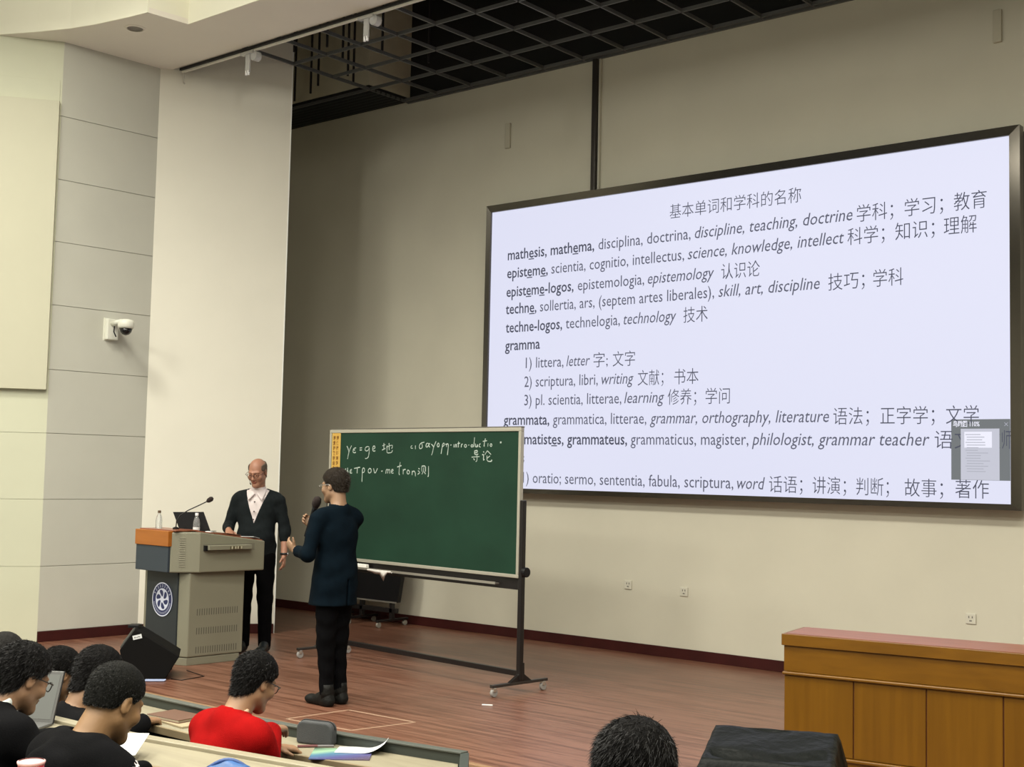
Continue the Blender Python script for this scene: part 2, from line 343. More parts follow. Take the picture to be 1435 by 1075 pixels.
STROKES = [[[2285,1956],[2271,1945],[2257,1919],[2251,1898]],[[2212,1961],[2240,1923],[2259,1876],[2264,1845],[2270,1837]],[[2144,1941],[2173,1937],[2191,1919],[2186,1898],[2165,1894],[2146,1900]],[[2189,1919],[2160,1921]],[[2091,1939],[2056,1941]],[[2090,1920],[2057,1921]],[[1949,1946],[1974,1955],[2007,1943],[2012,1920],[1990,1910],[1960,1920],[1949,1946],[1949,1901],[1957,1862],[1975,1845],[2006,1843]],[[1899,1928],[1869,1936],[1867,1955],[1888,1959],[1903,1939],[1898,1916],[1880,1909],[1862,1915]],[[1761,1959],[1719,1970]],[[1742,1984],[1739,1928]],[[1765,1921],[1718,1936]],[[1706,1947],[1618,1970],[1623,1940],[1634,1936]],[[1669,1984],[1663,1921]],[[1695,1963],[1696,1902],[1686,1895],[1627,1899],[1618,1921]],[[2291,1750],[2293,1711]],[[2290,1731],[2273,1719],[2261,1735],[2262,1755]],[[2261,1735],[2251,1712]],[[2198,1742],[2220,1737],[2228,1720],[2216,1706],[2193,1709]],[[2228,1724],[2201,1727]],[[2164,1751],[2077,1763]],[[2117,1754],[2118,1706]],[[2043,1630],[2042,1692],[2042,1746],[2027,1760],[2007,1746],[2012,1719],[2037,1714]],[[1936,1755],[1958,1739],[1953,1716],[1932,1711],[1910,1725],[1915,1748],[1936,1755]],[[1879,1756],[1858,1701],[1822,1757]],[[1769,1731],[1748,1733]],[[1704,1711],[1697,1747]],[[1697,1743],[1680,1751],[1673,1736],[1678,1713]],[[1673,1740],[1654,1751],[1646,1736],[1648,1712]],[[1625,1729],[1599,1737],[1603,1751],[1620,1748],[1628,1729],[1619,1714],[1595,1718]],[[1506,1815],[1517,1761],[1519,1708],[1507,1703]],[[1545,1772],[1487,1785]],[[1461,1709],[1463,1754]],[[1462,1739],[1445,1753],[1428,1751]],[[1399,1747],[1412,1729],[1399,1709],[1375,1718],[1378,1740],[1399,1747]],[[1340,1704],[1339,1741]],[[1339,1730],[1316,1741],[1297,1727],[1294,1694]],[[1257,1764],[1240,1757]],[[1262,1742],[1241,1736]],[[1263,1711],[1236,1728]],[[1213,1779],[1211,1735]],[[1213,1783],[1163,1787],[1163,1736]],[[1187,1772],[1189,1739],[1210,1712]],[[1181,1736],[1160,1716]],[[1124,1784],[1120,1700],[1131,1694]],[[1348,1961],[1367,1955],[1363,1937],[1340,1939]],[[1305,1963],[1304,1930]],[[1188,1992],[1232,1984],[1254,1963],[1250,1937],[1225,1934],[1209,1952],[1221,1978]],[[1126,1978],[1157,1984],[1167,1956],[1152,1945],[1131,1963],[1115,1984]],[[1131,1963],[1113,1947]],[[1095,1974],[1075,1963],[1064,1949]],[[1033,2000],[1064,1949],[1078,1898],[1089,1879]],[[1005,1984],[1021,1967],[1009,1949],[991,1956],[994,1978],[1005,1984]],[[965,1892],[955,1943],[949,1975],[930,1985],[925,1966],[948,1953]],[[911,1969],[902,1982],[898,1950]],[[898,1969],[883,1982],[872,1962],[884,1880]],[[849,1966],[835,1968]],[[804,1975],[803,1947]],[[787,1947],[785,1972],[772,1974],[768,1947]],[[747,1997],[747,1947]],[[760,1978],[728,1983]],[[712,1947],[710,1972],[695,1975]],[[645,1960],[649,1951],[659,1947],[670,1951],[675,1960],[671,1968],[660,1972],[650,1968],[645,1960]],[[625,1966],[614,1967]],[[566,1960],[570,1953],[579,1950],[588,1953],[592,1960],[588,1967],[580,1970],[570,1967],[566,1960]],[[550,2031],[559,1950]],[[539,1978],[538,1953],[520,1950],[512,1978],[511,1950]],[[478,1978],[493,1969],[491,1953],[475,1950]],[[419,2021],[431,1981],[433,1954]],[[449,1997],[400,2003]],[[386,1981],[388,1954]],[[339,1966],[342,1958],[350,1955],[358,1958],[362,1966],[359,1974],[351,1977],[342,1974],[339,1966]],[[245,1991],[228,1992]],[[245,1985],[228,1986]],[[546,1919],[510,1922],[514,1904],[545,1902]],[[546,1919],[547,1888],[509,1887],[504,1895]],[[580,1866],[485,1871]],[[517,1882],[513,1836],[529,1829]],[[557,1854],[543,1842]],[[442,1913],[431,1906]],[[454,1886],[434,1889],[439,1840],[424,1849]],[[393,1920],[423,1886]],[[393,1920],[348,1889]],[[396,1880],[395,1834],[341,1831],[337,1847]],[[360,1877],[394,1858]]]
# ================================================================== LED DISPLAY
YS = 10.48
scr_m = M('lit_led_panel', (.02, .02, .02), .4, emit=(.80, .815, 1.0), estr=.90)
ink_m = M('screen_ink', (.01, .01, .012), .8, emit=(.075, .08, .115), estr=1.0, spec=.1)
ink2_m = M('screen_ink_light', (.01, .01, .012), .8, emit=(.11, .115, .16), estr=1.0, spec=.1)
frame_m = M('dark_bronze_mirror_frame', (.10, .092, .078), .16, 1.0)
frame2_m = M('dark_bronze_frame_side', (.06, .055, .048), .3, .9)
ds = empty('led_display', (-6.31, 10.5, 1.53), 'huge wall-mounted LED display showing a white slide of Latin and Chinese words', 'display')
FX0, FX1, FZ0, FZ1 = -9.17, -3.452, 1.53, 4.645; IX0, IX1, IZ0, IZ1 = -9.127, -3.545, 1.578, 4.575
part('back_box', box(B(), FX0 + .02, FX1 - .02, 10.49, YB, FZ0 + .02, FZ1 - .02), blackmetal, ds)
part('screen_panel', box(B(), IX0 - .01, IX1 + .01, YS, 10.495, IZ0 - .01, IZ1 + .01), scr_m, ds)
def frame_bar(o0, o1, i0, i1):
    bm = B(); yo = 10.43; yi = 10.455
    prof = [(o0, i0), (o1, i1)]
    vs = []
    for (o_, i_) in prof:
        vs.append([bm.verts.new((o_[0], 10.52, o_[1])), bm.verts.new((o_[0], yo, o_[1])), bm.verts.new((i_[0], yi, i_[1])), bm.verts.new((i_[0], 10.52, i_[1]))])
    a, b = vs
    for k in range(4): bm.faces.new([a[k], a[(k + 1) % 4], b[(k + 1) % 4], b[k]])
    bm.faces.new(a[::-1]); bm.faces.new(b); return bm
c = [(FX0, FZ0), (FX1, FZ0), (FX1, FZ1), (FX0, FZ1)]; ci = [(IX0, IZ0), (IX1, IZ0), (IX1, IZ1), (IX0, IZ1)]
for k in range(4): part('frame_bar', frame_bar(c[k], c[(k + 1) % 4], ci[k], ci[(k + 1) % 4]), frame_m, ds)

def text_mesh(body, u0, u1, v, style, size, y, T=None, fit=True, bold=0.0, ul=()):
    """one run of text as flat mesh in the plane y=const (or mapped through T: (u, v) -> Vector)"""
    c = bpy.data.curves.new('t', 'FONT'); c.body = body; c.size = size; c.resolution_u = 2
    c.offset = bold
    c.underline_height = .045; c.underline_position = -.02
    for i in ul: c.body_format[i].use_underline = True
    if style == 'i': c.shear = .22
    o = bpy.data.objects.new('t', c); COL.objects.link(o)
    dg = bpy.context.evaluated_depsgraph_get(); me = bpy.data.meshes.new_from_object(o.evaluated_get(dg))
    bpy.data.objects.remove(o); bpy.data.curves.remove(c)
    n = len(me.vertices); co = np.empty(n * 3, np.float32); me.vertices.foreach_get('co', co); co = co.reshape(-1, 3)
    x0, x1 = co[:, 0].min(), co[:, 0].max()
    sx = (u1 - u0) / (x1 - x0) if fit else 1.0
    out = []
    for p in co:
        u = u0 + (p[0] - x0) * sx; vv = v + p[1]
        out.append(T(u, vv) if T else (u, y, vv))
    faces = [tuple(p.vertices) for p in me.polygons]; bpy.data.meshes.remove(me)
    return out, faces
def text_obj(name, runs, mat, parent, y=0, T=None, extra=None):
    V, F = [], []
    for r in runs:
        v, f = text_mesh(*r[:6], y, T, bold=r[6] if len(r) > 6 else 0, ul=r[7] if len(r) > 7 else ()); k = len(V); V += v; F += [tuple(i + k for i in q) for q in f]
    for q in (extra or []):
        k = len(V); V += q; F.append((k, k + 1, k + 2, k + 3))
    me = bpy.data.meshes.new(name); me.from_pydata([tuple(p) for p in V], [], F); me.update()
    return finish(name, me, mat, parent)
def cjk_fix(s): return s
SZ = .164
ULS = {'mathesis, mathema,': (4, 14), 'episteme,': (5, 7), 'episteme-logos,': (5, 7), 'techne,': (5,), 'grammatistes,': (10,)}
for li, (v, segs) in enumerate(LINES):
    for (a, b, t, st) in segs:
        if st == 'c': text_obj('words', [(t, a, b, v - .012, 'r', .168 if li else .157, -.0012)], ink_m, ds, y=YS - .0035)
        else: text_obj('words', [(t, a, b, v, st, SZ, .0018 if st == 'b' else 0.0, ULS.get(t, ()))], ink_m if st == 'b' else ink2_m, ds, y=YS - .0035)
# thumbnail navigator window in the lower right corner
nav = part('navigator_window', box(B(), -4.035, -3.555, YS - .0030, YS - .0005, 1.765, 2.262), M('screen_grey', (.02, .02, .02), .8, emit=(.165, .18, .19), estr=1, spec=.1), ds)
part('page_thumbnail', box(B(), -3.955, -3.64, YS - .0052, YS - .0040, 1.767, 2.185), M('screen_pale_grey', (.02, .02, .02), .8, emit=(.56, .57, .66), estr=1, spec=.1), nav)
part('view_box', box(B(), -3.925, -3.70, YS - .0066, YS - .0054, 2.03, 2.16), M('screen_white', (.02, .02, .02), .8, emit=(.86, .86, .98), estr=1, spec=.1), nav)
rnd = random.Random(3)
bm = B()
for i in range(15):
    z = 2.14 - i * .0215; l = rnd.uniform(.10, .2)
    box(bm, -3.915 + (.01 if i % 3 else 0), -3.915 + l, YS - .0074, YS - .0068, z - .006, z)
part('text_lines', bm, M('screen_mid_grey', (.02, .02, .02), .8, emit=(.42, .43, .50), estr=1, spec=.1), nav)
text_obj('caption', [('鸟瞰图 110%', -4.02, -3.80, 2.205, 'r', .055, .001)], MATS['screen_white'], nav, y=YS - .0036)
bm = B()
for s in (1, -1): tube(bm, [(-3.60 , YS - .004, 2.22 - s * .014), (-3.572, YS - .004, 2.22 + s * .014)], .0022, 4)
part('close_cross', bm, MATS['screen_mid_grey'], nav)

# pipe above the display, outlets, anchor plates
pp = empty('wall_conduit', (-7.81, 10.55, 4.64), 'dark vertical conduit on the back wall above the display', 'conduit')
part('dark_pipe', box(B(), -7.84, -7.785, 10.53, 10.6, 4.63, 6.06), M('dark_conduit', (.05, .045, .04), .3, .6), pp, bevel=.008)
part('pale_cable_cover', box(B(), -7.782, -7.76, 10.57, 10.6, 4.63, 6.06), wall_m, pp, bevel=.003)
for (x, z, l) in ((-7.33, .66, 'left one of the two white outlets on the back wall beside the chalkboard'), (-6.68, .64, 'right one of the two white outlets on the back wall, near the middle'), (-3.92, .63, 'white wall outlet above the wooden desk')):
    s = empty('wall_outlet', (x, 10.6, z), l, 'outlet', 'outlets on the back wall')
    part('plate', box(B(), x - .043, x + .043, 10.588, 10.6, z - .043, z + .043), M('outlet_white', (.62, .60, .50), .4), s, bevel=.004)
    for dx in (-.014, .014): part('slot', box(B(), x + dx - .004, x + dx + .004, 10.5865, 10.589, z + .004, z + .022), M('slot_dark', (.15, .14, .12), .6), s)
    part('slot', box(B(), x - .010, x + .010, 10.5865, 10.589, z - .022, z - .012), MATS['slot_dark'], s)
for (x, z, l) in ((-9.02, 5.44, 'narrow painted anchor plate on the back wall left of the dark conduit'), (-3.68, 5.55, 'narrow painted anchor plate high on the wall above the display right end')):
    tag(part('anchor_plate', box(B(), x - .035, x + .035, 10.575, 10.6, z - .14, z + .14), M('anchor_paint', (.50, .475, .37), .8), None, bevel=.006), l, 'wall plate')

# ================================================================== CHALKBOARD
BP = Vector((-6.56, 7.965, 0)); BT = Vector((-2.41, .225, 0)).normalized(); BN = Vector((-BT.y, BT.x, 0))   # BT runs left, BN towards audience?
if BN.y > 0: BN = -BN
def bpnt(u, z, off=0.0): return BP + BT * u + BN * off + Vector((0, 0, z))
MB = Matrix((BT, BN, Vector((0, 0, 1)))).transposed().to_4x4(); MB.translation = BP
cbz0, cbz1 = .905, 2.108; CW = 2.545
cb = empty('chalkboard', bpnt(CW / 2, 0), 'green chalkboard with handwriting on a black wheeled stand', 'chalkboard')
green_m = M('green_chalk_surface', (.0105, .040, .023), .6, spec=.2, noise=.22, nscale=1.6, bump=.02, bscale=120, stretch=(1, 1, 1.3))
part('writing_surface', box(B(), .02, CW - .02, -.012, .012, cbz0 + .015, cbz1 - .015, MB), green_m, cb)
for (a, b, z0, z1) in ((0, CW, cbz1 - .03, cbz1), (0, CW, cbz0, cbz0 + .028), (0, .028, cbz0 + .028, cbz1 - .03), (CW - .028, CW, cbz0 + .028, cbz1 - .03)):
    part('frame_bar', box(B(), a, b, -.02, .02, z0, z1, MB), alu, cb, bevel=.004)
part('frame_lip', box(B(), 0, CW, -.022, .016, cbz1, cbz1 + .010, MB), M('dark_lip', (.12, .11, .09), .5), cb)
# stand
part('top_tube', box(B(), -.01, CW + .02, -.045, -.01, cbz0 - .095, cbz0 - .001, MB), blackmetal, cb, bevel=.004)
tray = part('chalk_tray', box(B(), .22, CW - .1, .01, .055, cbz0 - .062, cbz0 - .05, MB), steel, cb, bevel=.003)
part('tray_lip', box(B(), .22, CW - .1, .052, .058, cbz0 - .062, cbz0 - .042, MB), steel, cb)
for u, tu in ((-.012, 1), (CW + .012, 1)):
    part('upright_post', box(B(), u - .022, u + .022, -.03, .01, .10, 1.525, MB), blackmetal, cb, bevel=.005)
    k = part('pivot_knob', tube(B(), [MB @ Vector((u - .022, -.01, .955)), MB @ Vector((u - .062 if u < 1 else u + .062, -.01, .955))], .04, 16), darkm, cb, bevel=.006)
    part('gusset', prism(B(), [(-.14, .085), (.14, .085), (.022, .15), (.018, .24), (-.038, .24), (-.042, .15)], -.016, .016, MB @ Matrix.Translation((u, -.01, 0)) @ Matrix(((0, 0, 1, 0), (1, 0, 0, 0), (0, 1, 0, 0), (0, 0, 0, 1)))), blackmetal, cb, bevel=.004)
    part('foot_bar', box(B(), u - .018, u + .018, -.32, .30, .072, .095, MB), M('foot_bar_metal', (.06, .055, .05), .35, .6), cb, bevel=.004)
    for vv in (-.28, .27):
        cpos = MB @ Vector((u, vv, .033))
        cw_ = part('caster', tube(B(), [cpos - BT * .013, cpos + BT * .013], .033, 18), M('grey_caster_rubber', (.33, .32, .30), .4), cb, bevel=.005)
        part('caster_fork', box(B(), u - .02, u + .02, vv - .012, vv + .018, .040, .074, MB), steel, cb, bevel=.004)
part('lower_rail', box(B(), 0, CW, -.03, .01, .135, .178, MB), blackmetal, cb, bevel=.004)
# handwriting in chalk: every stroke a thin ribbon on the surface
bm = B(); rnd = random.Random(5)
for st in STROKES:
    pts = [Vector((a / 1000, .0135, z / 1000)) for a, z in st]
    # gentle smoothing
    q = [pts[0]]
    for a, b in zip(pts, pts[1:]):
        q += [a * .75 + b * .25, a * .25 + b * .75] if len(pts) > 2 else []
    q.append(pts[-1])
    wid = rnd.uniform(.0036, .0050); L_, R_ = [], []
    for i, p in enumerate(q):
        d = (q[min(i + 1, len(q) - 1)] - q[max(i - 1, 0)]); d.y = 0
        if d.length < 1e-6: d = Vector((1, 0, 0))
        d.normalize(); n = Vector((-d.z, 0, d.x)) * wid * rnd.uniform(.7, 1.15)
        L_.append(bm.verts.new(MB @ (p + n))); R_.append(bm.verts.new(MB @ (p - n)))
    for i in range(len(q) - 1): bm.faces.new([L_[i], L_[i + 1], R_[i + 1], R_[i]])
o = part('chalk_handwriting', bm, M('chalk_marks', (.42, .50, .45), .95), cb)
# smudges where chalk was wiped off
# yellow notice strip with two columns of characters
ys = part('yellow_notice', box(B(), CW - .165, CW - .035, .0125, .0155, 1.735, 2.082, MB), M('yellow_notice_paper', (.60, .36, .07), .6), cb)
part('notice_border', box(B(), CW - .160, CW - .157, .0155, .0162, 1.74, 2.077, MB), M('notice_pale', (.62, .55, .22), .6), ys)
part('notice_border', box(B(), CW - .044, CW - .040, .0155, .0162, 1.74, 2.077, MB), MATS['notice_pale'], ys)
runs = []
for col, s in ((0, '请爱护教学设备'), (1, '请保持环境整洁')):
    for i, ch in enumerate(s):
        u = CW - .146 + .056 * (1 - col) ; u = CW - (.150 - .0) + .0 if False else (CW - .095 if col else CW - .045) - .008
        z = 2.052 - i * .0475
        runs.append((ch, -(u), -(u) + .036, z - .034, 'r', .04, .0012))
text_obj('notice_characters', runs, M('notice_brown', (.20, .085, .01), .7), ys, T=lambda u, v: MB @ Vector((-u, .0165, v)))
# eraser and white rag on the tray
er = tag(part('blackboard_eraser', box(B(), 1.90, 2.06, .015, .055, cbz0 - .05, cbz0 - .015, MB), M('eraser_white', (.75, .74, .68), .8), None, bevel=.006), 'white block eraser lying on the left end of the chalk tray', 'eraser')
bm = B(); pts_top = []
for i in range(13):
    u = 1.52 + .34 * i / 12 * 1.0
    pts_top.append(u)
import itertools
prev = None
for i, u in enumerate(pts_top):
    s = i / 12; drop = .012 + .075 * math.exp(-((s - .35) / .09) ** 2) + .02 * math.exp(-((s - .62) / .2) ** 2)
    ring = [bm.verts.new(MB @ Vector((u, .060, cbz0 - .048))), bm.verts.new(MB @ Vector((u + .01, .068 + .004 * math.sin(i * 2), cbz0 - .055))), bm.verts.new(MB @ Vector((u + .004 * math.sin(i), .064, cbz0 - .055 - drop))), bm.verts.new(MB @ Vector((u, .060, cbz0 - .06)))]
    if prev:
        for k in range(4): bm.faces.new([prev[k], prev[(k + 1) % 4], ring[(k + 1) % 4], ring[k]])
    prev = ring
tag(part('rag', bm, M('white_rag', (.6, .58, .54), .9), None, smooth=True), 'crumpled white rag hanging over the chalk tray edge', 'rag')

# black mobile screen behind the chalkboard
tv = empty('mobile_screen', (-10.75, 10.28, 0), 'black screen on a low wheeled stand behind the chalkboard by the back wall', 'screen')
part('screen_body', prism(B(), [(-11.35, .27), (-10.19, .27), (-10.13, .60), (-10.13, 1.12), (-11.35, 1.12)], -.03, .03, Matrix.Translation((0, 10.27, 0)) @ Matrix(((1, 0, 0, 0), (0, 0, 1, 0), (0, 1, 0, 0), (0, 0, 0, 1)))), darkm, tv, bevel=.006)
part('silver_edge', box(B(), -11.35, -10.20, 10.232, 10.24, .262, .278), steel, tv)
part('lower_frame', box(B(), -11.3, -10.22, 10.25, 10.30, .15, .20), blackmetal, tv, bevel=.004)
for x in (-11.2, -10.3):
    part('support_leg', box(B(), x - .02, x + .02, 10.25, 10.30, .08, .28), blackmetal, tv)
    part('foot', box(B(), x - .02, x + .02, 10.04, 10.52, .06, .085), blackmetal, tv, bevel=.004)
    for y in (10.07, 10.48): part('caster', tube(B(), [(x - .012, y, .03), (x + .012, y, .03)], .03, 14), M('grey_caster', (.3, .28, .24), .4), tv)
part('support_leg', box(B(), -10.80, -10.76, 10.25, 10.30, .08, .28), blackmetal, tv)
part('foot', box(B(), -10.80, -10.76, 10.04, 10.50, .06, .085), blackmetal, tv)
for y in (10.07, 10.46): part('caster', tube(B(), [(-10.79, y, .03), (-10.77, y, .03)], .03, 14), MATS['grey_caster'], tv)

# ================================================================== SECURITY CAMERA
sc = empty('security_camera', (-11.57, 7.33, 3.02), 'small white dome security camera mounted on the grey side wall', 'security camera')
cy_, cz_ = 7.30, 3.11
part('wall_plate', box(B(), -11.60, -11.565, cy_ - .01, cy_ + .14, cz_ - .115, cz_ + .12), white_pl, sc, bevel=.006)
part('junction_box', box(B(), -11.565, -11.51, cy_ + .0, cy_ + .13, cz_ - .105, cz_ + .11), white_pl, sc, bevel=.01)
part('arm', tube(B(), [(-11.51, cy_ + .06, cz_ + .06), (-11.36, cy_ + .06, cz_ + .075)], .028, 12), white_pl, sc, smooth=True)
hc = (-11.29, cy_ + .07, cz_)
part('housing', lathe(B(), [(.070, -.0), (.082, .015), (.082, .06), (.07, .085), (.03, .095)], hc, 24), white_pl, sc, smooth=True)
part('dome', lathe(B(), [(.008, -.068), (.035, -.058), (.055, -.035), (.066, 0.0)], hc, 24), M('black_dome', (.01, .01, .01), .08), sc, smooth=True)
part('cable', tube(B(), [(-11.40, cy_ + .03, cz_ - .08), (-11.44, cy_ + .03, cz_ - .03), (-11.45, cy_ + .04, cz_ + .03)], .007, 6), darkm, sc)

# ================================================================== LECTERN
lx = empty('lectern', (-9.77, 7.2, 0), 'beige metal multimedia lectern with blue-grey front, round emblem and orange wood band', 'lectern')
lec_m = M('beige_metal', (.215, .206, .148), .45, noise=.03, nscale=3)
blue_m = M('blue_grey_panel', (.030, .042, .056), .45)
ZL0, ZL1, ZT = .0, .807, 1.165
xm = -9.755                                                  # mirror plane
up = [(-9.51, 6.735), (-9.365, 6.95), (-9.30, 7.62)]
upm = [(2 * xm - x, y) for x, y in up]
body_plan = [(-9.515, 6.86), (-9.42, 6.895), (-9.385, 7.47)]; bodym = [(2 * xm - x, y) for x, y in body_plan]
def ztop(y): return 1.165 - max(0, (y - 6.95)) * .138
plan = upm[::-1] + up
part('upper_box', prism(B(), [upm[2], upm[1], (upm[0][0], upm[0][1] + .012), (up[0][0], up[0][1] + .012), up[1], up[2]], ZL1, [ztop(upm[2][1]), ztop(6.95), ZT - .004, ZT - .004, ztop(6.95), ztop(up[2][1])]), lec_m, lx, bevel=.012, seg=3)
part('top_surface', prism(B(), [(upm[2][0] + .02, 7.60), (upm[1][0] + .03, 6.97), (up[1][0] - .03, 6.97), (up[2][0] - .015, 7.60)], [ztop(7.6) - .0, ztop(6.97), ztop(6.97), ztop(7.6)], [ztop(7.6) + .008, ztop(6.97) + .008, ztop(6.97) + .008, ztop(7.6) + .008]), redtop, lx, bevel=.002)
part('upper_front_panel', box(B(), upm[0][0] + .004, up[0][0] - .004, 6.725, 6.75, ZL1 + .004, 1.035), blue_m, lx, bevel=.003)
part('orange_band', box(B(), upm[0][0] - .004, up[0][0] + .004, 6.715, 6.96, 1.035, ZT + .004), orange_wood, lx, bevel=.004)
part('red_top_strip', box(B(), upm[0][0] + .0, up[0][0] + .05, 6.76, 7.0, ZT + .004, ZT + .012), redtop, lx)
part('lower_body', prism(B(), [bodym[2], bodym[1], bodym[0], body_plan[0], body_plan[1], body_plan[2]], .07, ZL1), lec_m, lx, bevel=.012, seg=3)
part('skirting', prism(B(), [(x * .985 + xm * .015, y - (.0 if y < 7.2 else .03)) for x, y in (bodym[2], bodym[1], bodym[0], body_plan[0], body_plan[1], body_plan[2])], 0, .066), lec_m, lx, bevel=.004)
part('lower_front_panel', box(B(), bodym[0][0] + .01, body_plan[0][0] - .01, 6.845, 6.875, .08, ZL1 - .0), M('dark_blue_grey_panel', (.020, .027, .031), .5), lx, bevel=.003)
# round emblem
em_c = Vector((xm + .02, 6.8445, .555)); ME = Matrix(((1, 0, 0, 0), (0, 0, 1, 0), (0, 1, 0, 0), (0, 0, 0, 1)))
def disc(bm, c, r0, r1, y, n=40):
    for k in range(n):
        a0, a1 = 2 * PI * k / n, 2 * PI * (k + 1) / n
        q = [(r0, a0), (r1, a0), (r1, a1), (r0, a1)]
        if r0 > 0: bm.faces.new([bm.verts.new((c.x + r * math.cos(a), y, c.z + r * math.sin(a))) for r, a in q])
        else: bm.faces.new([bm.verts.new((c.x, y, c.z))] + [bm.verts.new((c.x + r1 * math.cos(a), y, c.z + r1 * math.sin(a))) for a in (a0, a1)])
navy = M('emblem_navy', (.02, .028, .10), .5); ewhite = M('emblem_white', (.62, .66, .78), .5)
eb = part('emblem', tube(B(), [em_c + Vector((0, .002, 0)), em_c + Vector((0, -.004, 0))], .150, 40), navy, lx)
bm = B(); disc(bm, em_c, .140, .150, em_c.y - .0055); disc(bm, em_c, 0, .097, em_c.y - .0055); part('emblem_rings', bm, ewhite, eb)
bm = B()
for k in range(6):
    a = PI / 2 + k * PI / 3; ctr = Vector((math.cos(a), 0, math.sin(a)))
    pts = []
    for j in range(14):
        t = 2 * PI * j / 14; px_ = .056 + .031 * math.cos(t); py_ = .022 * math.sin(t) * (1 + .35 * math.cos(t))
        sw = px_ * 5.0; aa = a + (.28 * (px_ - .03) / .05)
        pts.append(Vector((em_c.x + px_ * math.cos(aa) - py_ * math.sin(aa), em_c.y - .0065, em_c.z + px_ * math.sin(aa) + py_ * math.cos(aa))))
    bm.faces.new([bm.verts.new(p) for p in pts])
part('emblem_petals', bm, navy, eb)
bm = B()                                                      # small marks that stand for the ring lettering
for k in range(9):
    a = PI * (.14 + .72 * k / 8); c_ = Vector((em_c.x + .119 * math.cos(a), em_c.y - .006, em_c.z + .119 * math.sin(a)))
    for t0, t1, r0, r1 in ((-.05, .05, .126, .130), (-.05, .05, .110, .114), (-.01, .01, .108, .132), (-.045, -.03, .112, .128)):
        bm.faces.new([bm.verts.new((em_c.x + r * math.cos(a + t), em_c.y - .006, em_c.z + r * math.sin(a + t))) for r, t in ((r0, t0), (r1, t0), (r1, t1), (r0, t1))])
for k in range(30):
    a = PI * (1.08 + .84 * k / 29)
    bm.faces.new([bm.verts.new((em_c.x + r * math.cos(a + t), em_c.y - .006, em_c.z + r * math.sin(a + t))) for r, t in ((.112, -.012), (.128, -.012), (.128, .012), (.112, .012))])
part('emblem_lettering', bm, ewhite, eb)
# vent slots on the side, fine slots on the corner, drawer
sd0, sd1 = Vector((body_plan[1][0], body_plan[1][1], 0)), Vector((body_plan[2][0], body_plan[2][1], 0)); sdir = (sd1 - sd0).normalized(); sn = Vector((sdir.y, -sdir.x, 0))
MS = frame_mat(sd0, sdir, Vector((0, 0, 1)), None)            # x along side, y up, z = outward or inward
if MS.col[2].to_3d().dot(sn) < 0: sgn = -1
else: sgn = 1
slot_m = M('vent_dark', (.10, .095, .07), .8)
for z0 in (.43, .265, .10):
    for k in range(18):
        x = .085 + k * .0245
        part('vent_slot', box(B(), x, x + .008, z0, z0 + .058, sgn * -.004, sgn * .0012, MS), slot_m, lx)
ud0, ud1 = Vector((*up[1], 0)), Vector((*up[2], 0)); MU = frame_mat(ud0, ud1 - ud0, Vector((0, 0, 1)))
sg = 1 if MU.col[2].to_3d().x > 0 else -1
dr = part('keyboard_drawer', box(B(), .06, .50, 1.005, 1.045, sg * -.01, sg * .055, MU), lec_m, lx, bevel=.004)
part('drawer_recess', box(B(), .03, .56, .995, 1.056, sg * -.01, sg * .0016, MU), M('recess_dark', (.16, .15, .11), .7), lx)
part('drawer_latch', box(B(), .27, .40, 1.010, 1.036, sg * .052, sg * .058, MU), M('latch_bronze', (.14, .12, .07), .4, .4), dr, bevel=.002)
for xx in (.285, .32, .345, .38): part('latch_detail', box(B(), xx, xx + .012, 1.012, 1.034, sg * .058, sg * .062, MU), M('latch_pale', (.45, .42, .3), .4), dr)
part('drawer_hinge', box(B(), .035, .06, 1.0, 1.045, sg * .0, sg * .03, MU), darkm, lx)
cd0, cd1 = Vector((*up[0], 0)), Vector((*up[1], 0)); MC = frame_mat(cd0, cd1 - cd0, Vector((0, 0, 1))); sc_ = 1 if MC.col[2].to_3d().x > 0 else -1
for k in range(14):
    z = .86 + k * .019
    part('corner_slot', box(B(), .085, .135, z, z + .006, sc_ * -.004, sc_ * .0011, MC), M('corner_slot_tone', (.27, .255, .19), .7), lx)
tag(part('lectern_foot_cap', lathe(B(), [(.02, 0), (.022, .02), (.012, .035), (.010, .075)], (-9.36, 6.68, 0), 12), M('dark_purple_plastic', (.03, .01, .03), .4), None), 'small dark cap standing on the floor in front of the lectern', 'cap')

# things on the lectern
def bottle(x, y, z, lab, cap_m, s=1.0):
    b = empty('water_bottle', (x, y, z), lab, 'bottle')
    part('bottle_body', lathe(B(), [(.026 * s, 0), (.030 * s, .004), (.030 * s, .07), (.029 * s, .08), (.024 * s, .105), (.013 * s, .13), (.0125 * s, .14)], (x, y, z), 20), clearw, b, smooth=True)
    part('cap', lathe(B(), [(.0155 * s, .138), (.0155 * s, .158), (.013 * s, .160)], (x, y, z), 16), cap_m, b)
    return b
b1 = bottle(-9.83, 6.84, 1.178, 'clear water bottle with dark cap standing on the orange wood band of the lectern', M('brown_cap', (.10, .06, .03), .5), .95)
b2 = bottle(-9.55, 7.04, 1.163, 'water bottle with white cap in front of the black tablet on the lectern', M('white_cap', (.85, .85, .85), .4))
part('paper_label', lathe(B(), [(.0308, .008), (.0308, .035)], (-9.55, 7.04, 1.163), 20, capb=False, capt=False), white_m, b2)
